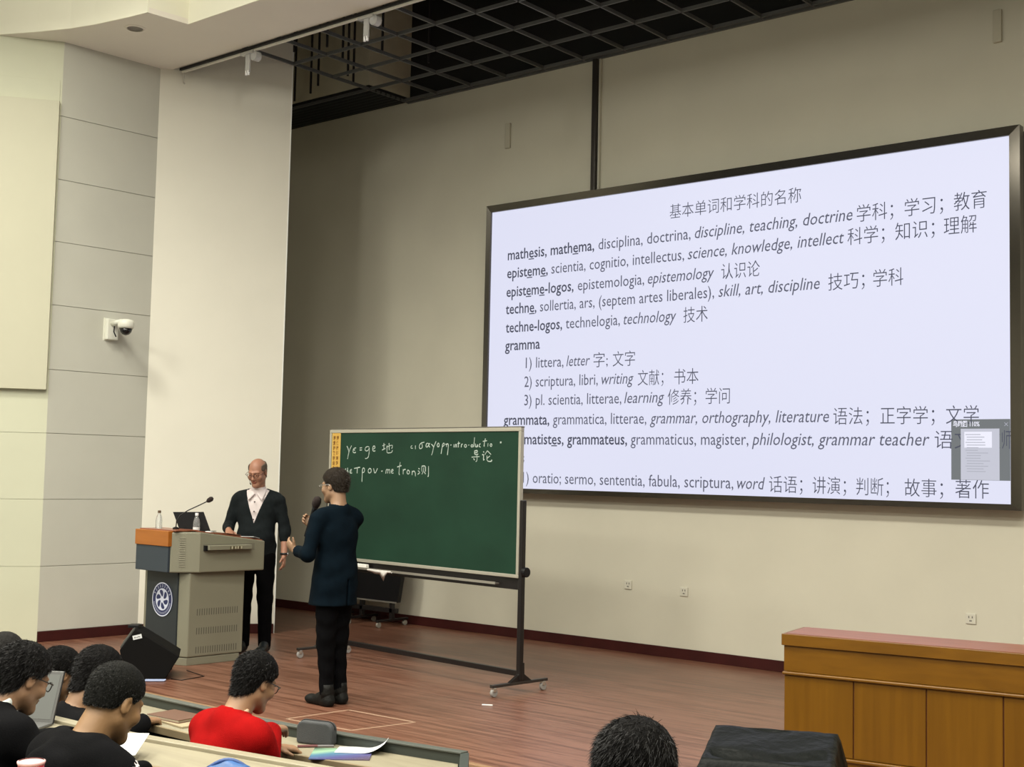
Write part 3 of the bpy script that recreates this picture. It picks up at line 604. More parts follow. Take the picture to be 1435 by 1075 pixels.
# black tablet screen, seen from behind
tb = empty('tablet_computer', (-9.62, 7.16, 1.155), 'black tablet computer propped upright on the lectern behind the bottle', 'computer')
ta, tb_ = Vector((-9.735, 7.00, 1.152)), Vector((-9.54, 7.19, 1.152)); td = (tb_ - ta).normalized(); tn = Vector((td.y, -td.x, 0))
MT = frame_mat(ta, td, Vector((0, 0, 1)) + tn * .32 - td * .32 * 1.0 if False else Vector((0, 0, 1)) + tn * .25)
bm = B(); L_ = (tb_ - ta).length
lean = Vector((-.055, -.045, 0))
q = [ta, tb_, tb_ + Vector((0, 0, .178)) + lean, ta + Vector((0, 0, .172)) + lean]
f = [bm.verts.new(p) for p in q] + [bm.verts.new(p - tn * .009) for p in q]
for idx in ((0, 1, 2, 3), (7, 6, 5, 4), (0, 4, 5, 1), (1, 5, 6, 2), (2, 6, 7, 3), (3, 7, 4, 0)): bm.faces.new([f[i] for i in idx])
part('screen', bm, darkm, tb, bevel=.002)
part('stand', prism(B(), [(ta.x + .02, ta.y + .03), (tb_.x - .01, tb_.y + .0), (tb_.x - .05, tb_.y + .10), (ta.x - .03, ta.y + .13)], ztop(7.1) + .008, ztop(7.1) + .013), darkm, tb)
mic = empty('gooseneck_microphone', (-9.60, 6.93, 1.177), 'thin gooseneck microphone arching over the tablet on the lectern', 'microphone')
part('base', lathe(B(), [(.028, 0), (.028, .012), (.012, .02)], (-9.66, 6.90, 1.177), 16), darkm, mic)
gp = [Vector((-9.66, 6.90, 1.18)), Vector((-9.66, 6.905, 1.25)), Vector((-9.645, 6.93, 1.30)), Vector((-9.60, 6.98, 1.345)), Vector((-9.53, 7.04, 1.39)), Vector((-9.47, 7.09, 1.43))]
part('gooseneck', tube(B(), gp, .005, 8), M('gooseneck_metal', (.03, .028, .028), .35, .6), mic, smooth=True)
part('capsule', tube(B(), [(-9.475, 7.087, 1.425), (-9.465, 7.096, 1.435), (-9.445, 7.112, 1.452), (-9.435, 7.12, 1.462)], [.010, .021, .023, .012], 14), M('foam', (.02, .012, .01), .95), mic, smooth=True)
# papers and red folder at the operator edge
tag(part('paper_sheet', box(B(), -.10, .10, -.07, .07, 0, .004, Matrix.Translation((-9.42, 7.50, ztop(7.5) + .012)) @ Matrix.Rotation(.5, 4, 'Z') @ Matrix.Rotation(-.137, 4, 'X')), white_m, None), 'white sheet of notes lying on the lectern top', 'paper')
tag(part('tissue', box(B(), -.03, .03, -.02, .02, 0, .012, Matrix.Translation((-9.47, 7.12, ztop(7.12) + .009)) @ Matrix.Rotation(.3, 4, 'Z')), white_m, None, bevel=.004), 'small folded white tissue beside the water bottle on the lectern', 'tissue')
tag(part('brown_folder', box(B(), -.16, .12, -.09, .09, 0, .012, Matrix.Translation((-9.52, 7.33, ztop(7.33) + .012)) @ Matrix.Rotation(.1, 4, 'Z') @ Matrix.Rotation(-.137, 4, 'X')), M('brown_leather', (.10, .035, .015), .5), None, bevel=.003), 'dark reddish brown folder lying on the sloping lectern top', 'folder')

# ================================================================== STAGE MONITOR SPEAKER
RA = Vector((R_AX.x, R_AX.y, 0)).normalized(); FA = Vector((F_AX.x, F_AX.y, 0)).normalized()
so = Vector((-8.92, 6.32, 0))
sp = empty('stage_monitor', so + Vector((-.2, .15, 0)), 'black wedge stage monitor speaker with a white sticker on the floor before the lectern', 'speaker')
MSP = frame_mat(so, RA, Vector((0, 0, 1)))                    # x right, y up, z = RA x Z  (towards camera)
zs_ = 1 if MSP.col[2].to_3d().dot(FA) < 0 else -1
prof = [(0, 0), (.115, .195), (-.255, .405), (-.375, .235), (-.33, 0)]
spk_m = M('black_speaker_paint', (.0025, .0022, .002), .75, spec=.15, bump=.2, bscale=300)
bm = B(); n_ = len(prof)
fr = [bm.verts.new(MSP @ Vector((x, y, 0))) for x, y in prof]; bk = [bm.verts.new(MSP @ Vector((x - .095, y + .0, -zs_ * .42))) for x, y in prof]
bm.faces.new(fr); bm.faces.new(bk[::-1])
for i in range(n_): bm.faces.new([fr[i], bk[i], bk[(i + 1) % n_], fr[(i + 1) % n_]])
part('cabinet', bm, spk_m, sp, bevel=.008)
bm = B()
pa = [Vector((-.262, .392, zs_ * -.02)), Vector((-.366, .243, zs_ * -.02)), Vector((-.366 - .086, .243, zs_ * -.40)), Vector((-.262 - .086, .392, zs_ * -.40))]
off = Vector((-.005, .004, 0)); v1 = [bm.verts.new(MSP @ (p + off)) for p in pa]; v2 = [bm.verts.new(MSP @ (p + off * 2.5)) for p in pa]
bm.faces.new(v1[::-1]); bm.faces.new(v2)
for i in range(4): bm.faces.new([v1[i], v1[(i + 1) % 4], v2[(i + 1) % 4], v2[i]])
part('grille', bm, M('grey_grille', (.055, .055, .048), .6, bump=.5, bscale=400), sp)
part('sticker', box(B(), -.037, .037, -.017, .017, 0, .002, MSP @ Matrix.Translation((-.235, .343, zs_ * .001)) @ Matrix.Rotation(.25, 4, 'Z')), white_m, sp)
bm = B()
for k in range(5): box(bm, -.024 + k * .010, -.018 + k * .010, -.006 + .002 * (k % 2), .005 - .003 * (k % 3), .002, .003, MSP @ Matrix.Translation((-.235, .343, zs_ * .0012)) @ Matrix.Rotation(.25, 4, 'Z'))
part('sticker_marks', bm, darkm, sp)
part('top_handle', box(B(), -.36, -.27, .395, .42, -zs_ * .2 - .05, -zs_ * .2 + .05, MSP), darkm, sp, bevel=.004)
bm = B()
cab = []
for k in range(4):
    tube(bm, [so + RA * (-.14 + .0) - FA * (.05 + .018 * k) + Vector((0, 0, .009)), so + RA * (.02) - FA * (.03 + .016 * k) + Vector((0, 0, .009))], .006, 6)
tag(part('speaker_cable', bm, M('pale_blue_cable', (.28, .34, .52), .5), None), 'loops of pale blue cable on the floor beside the wedge speaker', 'cable')
pth = [so + RA * .04 + FA * .05 + Vector((0, 0, .004)), so + RA * .14 - FA * .0 + Vector((0, 0, .004)), so + RA * .27 + FA * .22 + Vector((0, 0, .004)), Vector((-9.2, 6.74, .004))]
tag(part('black_cable', tube(B(), pth, .0035, 6), darkm, None, smooth=True), 'thin black cable running from the speaker to the lectern', 'cable')

# ================================================================== WOODEN PODIUM DESK (right)
D0 = Vector((-3.61, 6.81, 0)); DD = Vector((1.29, .22, 0)).normalized(); MD = frame_mat(D0, DD, Vector((-DD.y, DD.x, 0)), Vector((0, 0, 1)))
wdk = empty('podium_desk', MD @ Vector((1.6, .2, 0)), 'long honey coloured wooden podium desk with panelled front at the right', 'desk')
LW = 3.4
part('carcass', box(B(), .012, LW, .02, .36, .0, .80, MD), deskwood, wdk)
part('top_slab', box(B(), -.012, LW, -.012, .40, .782, .848, MD), deskwood_h, wdk, bevel=.003)
part('top_inlay', box(B(), .01, LW, .01, .39, .848, .850, MD), redtop, wdk)
part('upper_band', box(B(), .0, LW, .002, .02, .635, .780, MD), deskwood_h, wdk, bevel=.002)
part('moulding', box(B(), -.006, LW, -.014, .02, .615, .633, MD), deskwood_h, wdk, bevel=.006)
xs = [0, .405, .805, 1.205, 1.62, 2.03, 2.44, 2.85, 3.26]
for a, b in zip(xs, xs[1:]):
    part('front_panel', box(B(), a + .003, b - .003, .002, .02, .182, .613, MD), deskwood, wdk, bevel=.004)
part('panel_gap', box(B(), .004, 3.26, .012, .0195, .182, .613, MD), M('groove_red_brown', (.10, .022, .004), .6), wdk)
part('moulding', box(B(), -.006, LW, -.014, .02, .160, .180, MD), deskwood_h, wdk, bevel=.006)
part('plinth', box(B(), .004, LW, .006, .02, .0, .158, MD), deskwood_h, wdk, bevel=.002)
# ================================================================== BLACK COVERED CABINET
cv = empty('covered_cabinet', (-2.3, 4.2, HF), 'box covered with shiny black plastic sheeting standing between front desk and podium', 'covered box')
far0, far1 = Vector((-2.60, 4.36, .80)), Vector((-2.182, 4.541, .80))
fd = (far1 - far0).normalized(); fn = Vector((fd.y, -fd.x, 0))
def cover_mesh():
    bm = B(); W_, D_ = (far1 - far0).length, .41; rnd = random.Random(11)
    # profile rings going down from the top rectangle, with folds
    def rect(n, grow, z, fold, ph):
        pts = []
        per = [(0, 0), (W_, 0), (W_, D_), (0, D_)]
        for e in range(4):
            a, b = per[e], per[(e + 1) % 4]
            for k in range(n):
                t = k / n; x = a[0] + (b[0] - a[0]) * t; y = a[1] + (b[1] - a[1]) * t
                cx, cy = x - W_ / 2, y - D_ / 2; l = math.hypot(cx, cy)
                gx = cx / (W_ / 2) ; gy = cy / (D_ / 2)
                f = fold * (math.sin(e * 2 + t * 17 + ph) + .6 * math.sin(t * 31 + e * 5 + ph * 2))
                corner = (abs(gx) * abs(gy)) ** 3
                x += math.copysign(1, cx) * abs(gx) ** 4 * (grow + f) + corner * math.copysign(grow * .8, cx); y += math.copysign(1, cy) * abs(gy) ** 4 * (grow + f)
                pts.append(far0 + fd * x + fn * y + Vector((0, 0, z - .8 + (-.05 if z > .75 else 0) * (y / D_) + rnd.uniform(-.002, .002))))
        return pts
    rings = [rect(14, -.02, .803, 0, 0), rect(14, 0, .797, .001, 0), rect(14, .006, .77, .003, 0), rect(14, .018, .68, .010, .3), rect(14, .03, .5, .016, .5), rect(14, .045, .2, .022, .8), rect(14, .06, -.29, .028, 1.0)]
    vr = [[bm.verts.new(p) for p in r] for r in rings]
    for a, b in zip(vr, vr[1:]):
        n = len(a)
        for k in range(n): bm.faces.new([a[k], a[(k + 1) % n], b[(k + 1) % n], b[k]])
    # top: grid
    n = 14; T = {}
    ring = vr[0]
    for i in range(n + 1):
        for j in range(n + 1):
            if j == 0 and i < n: T[i, j] = ring[i]
            elif i == n and j < n: T[i, j] = ring[n + j]
            elif j == n and i > 0: T[i, j] = ring[2 * n + (n - i)]
            elif i == 0 and j > 0: T[i, j] = ring[(3 * n + (n - j)) % (4 * n)]
    T[0, 0] = ring[0]; T[n, 0] = ring[n]; T[n, n] = ring[2 * n]; T[0, n] = ring[3 * n]
    for i in range(1, n):
        for j in range(1, n):
            x = W_ * i / n; y = D_ * j / n
            z = .803 - .05 * y / D_ + .006 * math.sin(x * 21 + y * 9) * math.sin(y * 16 + 1) - .02 * math.exp(-((y / D_ - .75 - .1 * math.sin(x * 9)) / .06) ** 2)
            T[i, j] = bm.verts.new(far0 + fd * x + fn * y + Vector((0, 0, z - .8)))
    for i in range(n):
        for j in range(n): bm.faces.new([T[i, j], T[i + 1, j], T[i + 1, j + 1], T[i, j + 1]])
    return bm
part('plastic_sheet', cover_mesh(), M('black_plastic_sheet', (.004, .005, .0045), .5, bump=.8, bscale=22, spec=.12), cv, smooth=True)
part('cabinet_body', box(B(), .03, .43, .03, .38, 0, 1.03, frame_mat(far0 + Vector((0, 0, -1.1)), fd, fn * 1.0, None) if False else Matrix.Translation((0, 0, 0)) @ Matrix(((fd.x, fn.x, 0, far0.x), (fd.y, fn.y, 0, far0.y), (0, 0, 1, HF), (0, 0, 0, 1)))), darkm, cv)

# ================================================================== LECTURE HALL DESKS
def yrow(x, y0): return y0 + (math.log(1 + math.exp((x + 4.9) * 8)) / 8) * .165          # slight curve at the right
def curved_bar(bm, x0, x1, ya, yb, z0, z1, n=14, skew=0.0):
    pts = [(x0 + (x1 - x0) * i / n) for i in range(n + 1)]; ptn = [(x0 + (x1 + skew - x0) * i / n) for i in range(n + 1)]
    lo = [[(x, yrow(x, ya)) for x in ptn], [(x, yrow(x, yb)) for x in pts]]
    return prism(bm, lo[0] + lo[1][::-1], z0, z1)
grey_pan = M('dark_grey_green_panel', (.034, .042, .035), .5, noise=.06)
edge_m = M('tan_desk_edge', (.22, .17, .095), .5)
fdesk = empty('lecture_desk', (-6.0, 4.0, HF), 'front row lecture desk with pale top and dark grey front rail, next to the stage', 'desk')
part('desktop', curved_bar(B(), -8.4, -3.86, 3.84, 4.115, .435, .46, skew=.22), pale_top, fdesk, bevel=.002)
part('desk_edge', curved_bar(B(), -8.4, -3.64, 3.825, 3.84, .425, .462), edge_m, fdesk, bevel=.003)
part('front_rail', curved_bar(B(), -8.4, -3.84, 4.115, 4.145, HF, .505), grey_pan, fdesk, bevel=.003)
part('rail_cap', curved_bar(B(), -8.4, -3.84, 4.105, 4.155, .505, .513), M('rail_cap_grey', (.075, .082, .07), .45), fdesk, bevel=.002)
part('end_panel', prism(B(), [(-3.86, 4.30), (-3.83, 4.325), (-3.60, 4.06), (-3.63, 4.035)], HF, .508), grey_pan, fdesk, bevel=.003)
for x in (-7.4, -6.2, -5.0, -4.45): part('support', box(B(), x, x + .03, yrow(x, 3.9), yrow(x, 4.11), HF, .43), M('desk_support_dark', (.05, .055, .06), .5), fdesk)
part('under_shelf', curved_bar(B(), -8.4, -3.92, 3.90, 4.10, .28, .295), darkm, fdesk)
sdesk = empty('lecture_desk', (-5.4, 2.95, -.13), 'second row lecture desk with pale top and raised back ledge behind the red sweater', 'desk')
part('desktop', curved_bar(B(), -8.0, -2.6, 2.78, 3.06, .60, .625), pale_top, sdesk, bevel=.002)
part('back_ledge', curved_bar(B(), -8.0, -2.6, 3.06, 3.115, .59, .640), pale_top, sdesk, bevel=.004)
part('desk_edge', curved_bar(B(), -8.0, -2.6, 2.765, 2.78, .588, .627), edge_m, sdesk, bevel=.003)
part('front_panel', curved_bar(B(), -8.0, -2.6, 3.10, 3.115, -.10, .59), darkm, sdesk)
for x in (-7.0, -5.6, -4.2, -3.2): part('support', box(B(), x, x + .03, yrow(x, 2.82), yrow(x, 3.09), -.13, .60), MATS['desk_support_dark'], sdesk)
tdesk = empty('lecture_desk', (-4.2, 1.95, .04), 'third row lecture desk nearest the camera at the bottom left', 'desk')
part('desktop', box(B(), -7.0, -2.2, 1.72, 2.0, .785, .81), pale_top, tdesk, bevel=.002)
part('desk_edge', box(B(), -7.0, -2.2, 1.705, 1.72, .775, .812), edge_m, tdesk, bevel=.003)
part('front_panel', box(B(), -7.0, -2.2, 2.0, 2.015, .04, .80), darkm, tdesk)

seat_m = M('dark_blue_black_seat', (.012, .014, .022), .6)
def chair(x, y, zf, label, back=.50, rz=0.0):
    c_ = empty('folding_chair', (x, y, zf), label, 'chair', 'dark lecture hall seats')
    T = Matrix.Translation((x, y, zf)) @ Matrix.Rotation(rz, 4, 'Z')
    part('seat', box(B(), -.20, .20, -.18, .16, .385, .415, T), seat_m, c_, bevel=.015)
    part('backrest', box(B(), -.20, .20, -.225, -.195, .42, .42 + back, T), seat_m, c_, bevel=.012)
    part('pedestal', box(B(), -.03, .03, -.03, .03, 0, .40, T), blackmetal, c_)
    part('foot_plate', box(B(), -.09, .09, -.07, .07, 0, .012, T), blackmetal, c_)
    return c_

# ------------------------------------------------------------------ things on the desks
def flat(name, x, y, z, lx_, ly, h, rz, mat, parent=None, bevel=0.0, tilt=0):
    T = Matrix.Translation((x, y, z)) @ Matrix.Rotation(rz, 4, 'Z') @ Matrix.Rotation(tilt, 4, 'X')
    return part(name, box(B(), -lx_ / 2, lx_ / 2, -ly / 2, ly / 2, 0, h, T), mat, parent, bevel=bevel)
brown_m = M('brown_notebook_cover', (.115, .055, .032), .55)
nb = empty('notebook', (-5.53, 4.0, .46), 'brown notebook lying over a pale book on the front desk left of the red sweater', 'notebook')
flat('pages', -5.52, 3.99, .4735, .235, .165, .008, .06, M('page_edge', (.42, .37, .26), .7), nb)
flat('cover', -5.525, 3.995, .4815, .25, .175, .004, .06, brown_m, nb, .002)
flat('back_cover', -5.52, 3.99, .4700, .25, .175, .0035, .06, brown_m, nb, .002)
bk = flat('book', -5.44, 3.955, .46, .26, .13, .010, -.1, M('beige_book', (.33, .27, .165), .6), None, .002)
tag(bk, 'pale beige book beneath the brown notebook on the front desk', 'book')
tag(part('pen', tube(B(), [(-5.28, 3.93, .467), (-5.17, 3.97, .467)], .006, 8), darkm, None), 'black pen beside the pale book on the front desk', 'pen')
# pencil case
pc = empty('pencil_case', (-4.60, 4.115, .46), 'grey fabric pencil case standing upright on the front desk', 'pencil case')
def rounded_slab(w_, h_, r, n=6):
    pts = []
    for (cx, cy, a0) in ((w_ / 2 - r, h_ - r, 0), (-w_ / 2 + r, h_ - r, PI / 2), (-w_ / 2 + r * .4, r * .4, PI), (w_ / 2 - r * .4, r * .4, 1.5 * PI)):
        rr = r if cy > r * .5 else r * .4
        for k in range(n + 1): a = a0 + PI / 2 * k / n; pts.append((cx + rr * math.cos(a), cy + rr * math.sin(a)))
    return pts
PCM = Matrix.Translation((-4.60, 4.115, .461)) @ Matrix.Rotation(.30, 4, 'Z') @ Matrix(((1, 0, 0, 0), (0, 0, 1, 0), (0, 1, 0, 0), (0, 0, 0, 1)))
case_m = M('grey_case_fabric', (.05, .053, .055), .8, bump=.3, bscale=300)
part('pouch', prism(B(), rounded_slab(.19, .105, .035), -.028, .028, PCM), case_m, pc, bevel=.010, seg=3)
zp = [Vector((x, y + .001, .004)) for x, y in rounded_slab(.19, .105, .035)[:14]]
part('zipper', tube(B(), [PCM @ p for p in zp], .004, 6), M('zip_black', (.015, .015, .015), .4), pc)
# pens and clip lying in front of the case
tag(part('pen', tube(B(), [(-4.60, 4.00, .467), (-4.54, 4.07, .467)], .006, 8), M('pen_maroon', (.12, .03, .03), .4), None), 'dark red pen lying before the grey pencil case', 'pen')
tag(part('pen', tube(B(), [(-4.555, 4.055, .4665), (-4.49, 4.125, .4665)], .0055, 8), M('pen_grey', (.16, .15, .15), .4), None), 'grey pen next to the dark red pen on the front desk', 'pen')
# colourful brochure and white sheet
def brochure_mat():
    m = bpy.data.materials.new('colour_print'); m.use_nodes = True; N = m.node_tree.nodes; L = m.node_tree.links; b = N['Principled BSDF']; b.inputs['Roughness'].default_value = .25
    tc = N.new('ShaderNodeTexCoord'); g_ = N.new('ShaderNodeTexGradient'); mp = N.new('ShaderNodeMapping'); mp.inputs['Location'].default_value = (.5, .3, 0); mp.inputs['Scale'].default_value = (3.4, 3.0, 1); mp.inputs['Rotation'].default_value = (0, 0, .4)
    L.new(tc.outputs['Object'], mp.inputs[0]); L.new(mp.outputs[0], g_.inputs[0]); r = N.new('ShaderNodeValToRGB'); L.new(g_.outputs[0], r.inputs[0])
    e = r.color_ramp.elements; e[0].color = (.05, .10, .07, 1); e[1].color = (.10, .07, .12, 1); e[1].position = 1
    for p, c_ in ((.25, (.30, .48, .32, 1)), (.45, (.08, .20, .30, 1)), (.7, (.09, .09, .25, 1))): q = e.new(p); q.color = c_
    L.new(r.outputs[0], b.inputs['Base Color']); return m
br = flat('brochure', -4.35, 4.045, .4602, .22, .27, .006, -.85, brochure_mat(), None, .001)
tag(br, 'glossy brochure with green and blue cover near the desk end', 'brochure')
bm = B(); prev = None
sheet_o = Vector((-4.31, 4.15, .467)); sx = Vector((.80, .60, 0)).normalized(); sy = Vector((-.60, .80, 0)).normalized()
for i in range(13):
    s = i / 12 * .24; zz = .002 + max(0, s - .12) ** 2 * 3.2; ss = s - max(0, s - .12) ** 2 * .9
    a = bm.verts.new(sheet_o + sx * (ss - .13) - sy * .055 + Vector((0, 0, zz))); b = bm.verts.new(sheet_o + sx * (ss - .13) + sy * .075 + Vector((0, 0, zz)))
    if prev: bm.faces.new([prev[0], a, b, prev[1]])
    prev = (a, b)
o = part('paper_sheet', bm, white_m, None, smooth=True); md = o.modifiers.new('thick', 'SOLIDIFY'); md.thickness = .0015
tag(o, 'white sheet with a curled up corner lying on the glossy brochure', 'paper')
# laptop on the second row
lp = empty('laptop', (-5.1, 3.0, .625), 'open silver laptop showing a text page, on the second row desk at left', 'laptop')
LA, LB = Vector((-5.36, 2.86, .632)), Vector((-5.065, 3.03, .632)); ld = (LB - LA).normalized(); ln = Vector((-ld.y, ld.x, 0))
tilt_v = (Vector((0, 0, 1)) * .93 + ln * .36).normalized()
ML = Matrix((ld, tilt_v, ld.cross(tilt_v))).transposed().to_4x4(); ML.translation = LA
wl = (LB - LA).length
part('lid', box(B(), 0, wl, 0, .225, -.004, .004, ML), M('laptop_shell', (.10, .10, .095), .4, .3), lp, bevel=.003)
sgnl = 1 if ML.col[2].to_3d().dot(ln) < 0 else -1
part('lid_back', box(B(), -.001, wl + .002, -.001, .227, -.008 * sgnl, -.004 * sgnl, ML), darkm, lp, bevel=.002)
part('display', box(B(), .012, wl - .012, .018, .210, sgnl * .0042, sgnl * .0048, ML), M('laptop_screen', (.05, .05, .05), .4, emit=(.12, .125, .095), estr=1.0), lp)
bm = B(); rnd = random.Random(4)
for k in range(9): box(bm, .03, .03 + rnd.uniform(.10, .22), .185 - k * .016, .187 - k * .016, sgnl * .0049, sgnl * .0052, ML)
part('screen_text', bm, M('laptop_screen_text', (.05, .05, .05), .4, emit=(.07, .075, .055), estr=1.0), lp)
MK = Matrix((ld, -ln, Vector((0, 0, 1)))).transposed().to_4x4(); MK.translation = LA + Vector((0, 0, -.006))
bm = B(); box(bm, 0, wl, .0, .21, 0, .012, MK); part('keyboard_base', bm, MATS['laptop_shell'], lp, bevel=.003)
tag(flat('paper_sheet', -4.93, 2.88, .6255, .21, .16, .002, .35, white_m), 'white paper partly under the black hoodie sleeve beside the laptop', 'paper')

# cup, blue pouch
cup = empty('cup', (-3.385, 1.965, .81), 'red and pink lidded cup standing on the third row desk at the bottom left', 'cup')
part('cup_body', lathe(B(), [(.026, 0), (.036, .09)], (-3.385, 1.965, .81), 24), M('cup_red', (.35, .02, .03), .35), cup, smooth=True)
part('cup_rim', lathe(B(), [(.036, .090), (.0385, .094), (.0385, .099), (.034, .101)], (-3.385, 1.965, .81), 24, capt=False), M('cup_pink', (.80, .45, .45), .3), cup, smooth=True)
part('cup_lid', lathe(B(), [(.034, .098), (.01, .096)], (-3.385, 1.965, .81), 24), M('cup_lid_pale', (.62, .42, .40), .3), cup)
bp = empty('blue_pouch', (-3.76, 2.95, .625), 'bright blue soft pouch on the second row desk at the bottom edge', 'pouch')
bm = B()
bmesh.ops.create_uvsphere(bm, u_segments=24, v_segments=14, radius=1, matrix=Matrix.Translation((-3.76, 2.95, .655)) @ Matrix.Rotation(.7, 4, 'Z') @ Matrix.Diagonal((.085, .06, .04, 1)))
for v in bm.verts:
    v.co.z += .008 * math.sin(v.co.x * 60) * math.cos(v.co.y * 45); v.co.z = max(v.co.z, .626)
part('pouch_body', bm, M('blue_nylon', (.035, .11, .30), .45, noise=.4, nscale=14), bp, smooth=True)
part('strap', tube(B(), [Vector((-3.82 + .012 * i, 2.90 + .010 * i, .665 + .035 * math.sin(i / 10 * PI))) for i in range(11)], .008, 8), M('blue_dark', (.02, .06, .20), .5), bp, smooth=True)

# ================================================================== PEOPLE
def fine_axis(lo, hi, coarse, fines):
    fines = sorted(fines); out = []; x = lo
    while x < hi:
        out.append(x); st = coarse
        for (a, b, f) in fines:
            if a - 1e-9 <= x < b: st = min(st, f)
            elif x < a: st = min(st, max(a - x, f))
        x += st
    out.append(x); return np.array(out, np.float32)
class Field:
    def __init__(s, X, Y, Z):
        s.X, s.Y, s.Z = X, Y, Z; s.d = np.full((len(X), len(Y), len(Z)), 1.0, np.float32); s.mid = np.zeros(s.d.shape, np.int8)
    def sl(s, lo, hi):
        r = []
        for ax, a, b in ((s.X, lo[0], hi[0]), (s.Y, lo[1], hi[1]), (s.Z, lo[2], hi[2])):
            i = max(0, int(np.searchsorted(ax, a)) - 1); j = min(len(ax), int(np.searchsorted(ax, b)) + 1); r.append(slice(i, j))
        return tuple(r)
    def grid(s, q): return s.X[q[0]][:, None, None], s.Y[q[1]][None, :, None], s.Z[q[2]][None, None, :]
    def put(s, f, lo, hi, k=.02, mode='add', mid=None, pad=.06):
        q = s.sl([v - pad for v in lo], [v + pad for v in hi])
        if any(t.stop - t.start < 2 for t in q): return
        d = f(*s.grid(q)).astype(np.float32); a = s.d[q]
        if mode == 'add':
            if mid is not None:
                mk = d < a; mm = s.mid[q]; mm[mk] = mid
            h = np.maximum(k - np.abs(a - d), 0) / k; s.d[q] = np.minimum(a, d) - h * h * k / 4
        else:
            d = -d; h = np.maximum(k - np.abs(a - d), 0) / k; s.d[q] = np.maximum(a, d) + h * h * k / 4
    def rc(s, a, b, r1, r2=None, k=.02, mode='add', flat=None, mid=None):
        r2 = r1 if r2 is None else r2; a = np.array(a, float); b = np.array(b, float); ba = b - a; L = max(ba @ ba, 1e-9); rm = max(r1, r2)
        def f(X, Y, Z):
            px, py, pz = X - a[0], Y - a[1], Z - a[2]; t = np.clip((px * ba[0] + py * ba[1] + pz * ba[2]) / L, 0, 1)
            ox, oy, oz = px - t * ba[0], py - t * ba[1], pz - t * ba[2]; r = r1 + (r2 - r1) * t
            if flat is not None:
                n, sc = np.array(flat[0], float), flat[1]; n = n / np.linalg.norm(n); c = ox * n[0] + oy * n[1] + oz * n[2]
                q = np.sqrt(np.maximum(ox * ox + oy * oy + oz * oz - c * c + (c * sc) ** 2, 1e-12)); return (q - r) / (1 + (sc - 1) * np.abs(c * sc) / np.maximum(q, 1e-6))
            return np.sqrt(ox * ox + oy * oy + oz * oz) - r
        s.put(f, np.minimum(a, b) - rm, np.maximum(a, b) + rm, k, mode, mid)
    def el(s, c, r, R=None, k=.02, mode='add', mid=None):
        c = np.array(c, float); r = np.array(r, float); R = np.eye(3) if R is None else np.array(R); rm = r.max()
        def f(X, Y, Z):
            p = (X - c[0], Y - c[1], Z - c[2]); q = [sum(R[j][i] * p[j] for j in range(3)) for i in range(3)]
            k0 = np.sqrt(sum((q[i] / r[i]) ** 2 for i in range(3))); k1 = np.sqrt(sum((q[i] / r[i] ** 2) ** 2 for i in range(3))) + 1e-6
            return np.clip(k0 * (k0 - 1) / k1, -.2, .5)
        s.put(f, c - rm, c + rm, k, mode, mid)
    def bx(s, c, hs, rad=.01, R=None, k=.01, mode='add', mid=None):
        c = np.array(c, float); hs = np.array(hs, float); R = np.eye(3) if R is None else np.array(R); rm = np.linalg.norm(hs) + rad
        def f(X, Y, Z):
            p = (X - c[0], Y - c[1], Z - c[2]); q = [np.abs(sum(R[j][i] * p[j] for j in range(3))) - hs[i] for i in range(3)]
            o = np.sqrt(sum(np.maximum(t, 0) ** 2 for t in q)); return o + np.minimum(np.maximum(np.maximum(q[0], q[1]), q[2]), 0) - rad
        s.put(f, c - rm, c + rm, k, mode, mid)
    def limit(s, f):                       # intersection with a half space style function over the whole grid
        s.d = np.maximum(s.d, f(s.X[:, None, None], s.Y[None, :, None], s.Z[None, None, :]).astype(np.float32))
    def wobble(s, f): s.d = s.d + f(s.X[:, None, None], s.Y[None, :, None], s.Z[None, None, :]).astype(np.float32)
    def mesh(s):
        d = s.d; ins = d < 0; nx, ny, nz = d.shape
        P = np.zeros((nx - 1, ny - 1, nz - 1, 3), np.float32); C_ = np.zeros((nx - 1, ny - 1, nz - 1), np.float32)
        ax = (s.X, s.Y, s.Z)
        def lohi(t, sh): return t
        for A in range(3):
            o = [i for i in range(3) if i != A]
            sa = [slice(None)] * 3; sb = [slice(None)] * 3; sa[A] = slice(0, -1); sb[A] = slice(1, None)
            a, b = d[tuple(sa)], d[tuple(sb)]; cr = (a < 0) != (b < 0)
            I = np.nonzero(cr); t = a[I] / (a[I] - b[I])
            pos = [None] * 3
            pos[A] = ax[A][I[A]] + t * (ax[A][I[A] + 1] - ax[A][I[A]])
            for q in o: pos[q] = ax[q][I[q]]
            pos = np.stack(pos, 1)
            for da in (0, -1):
                for db in (0, -1):
                    J = list(I); J[o[0]] = I[o[0]] + da; J[o[1]] = I[o[1]] + db
                    ok = (J[o[0]] >= 0) & (J[o[0]] < d.shape[o[0]] - 1) & (J[o[1]] >= 0) & (J[o[1]] < d.shape[o[1]] - 1)
                    JJ = tuple(j[ok] for j in J)
                    np.add.at(P, JJ, pos[ok]); np.add.at(C_, JJ, 1)
        act = C_ > 0; idx = -np.ones(C_.shape, np.int64); idx[act] = np.arange(act.sum())
        V = P[act] / C_[act][:, None]
        F = []
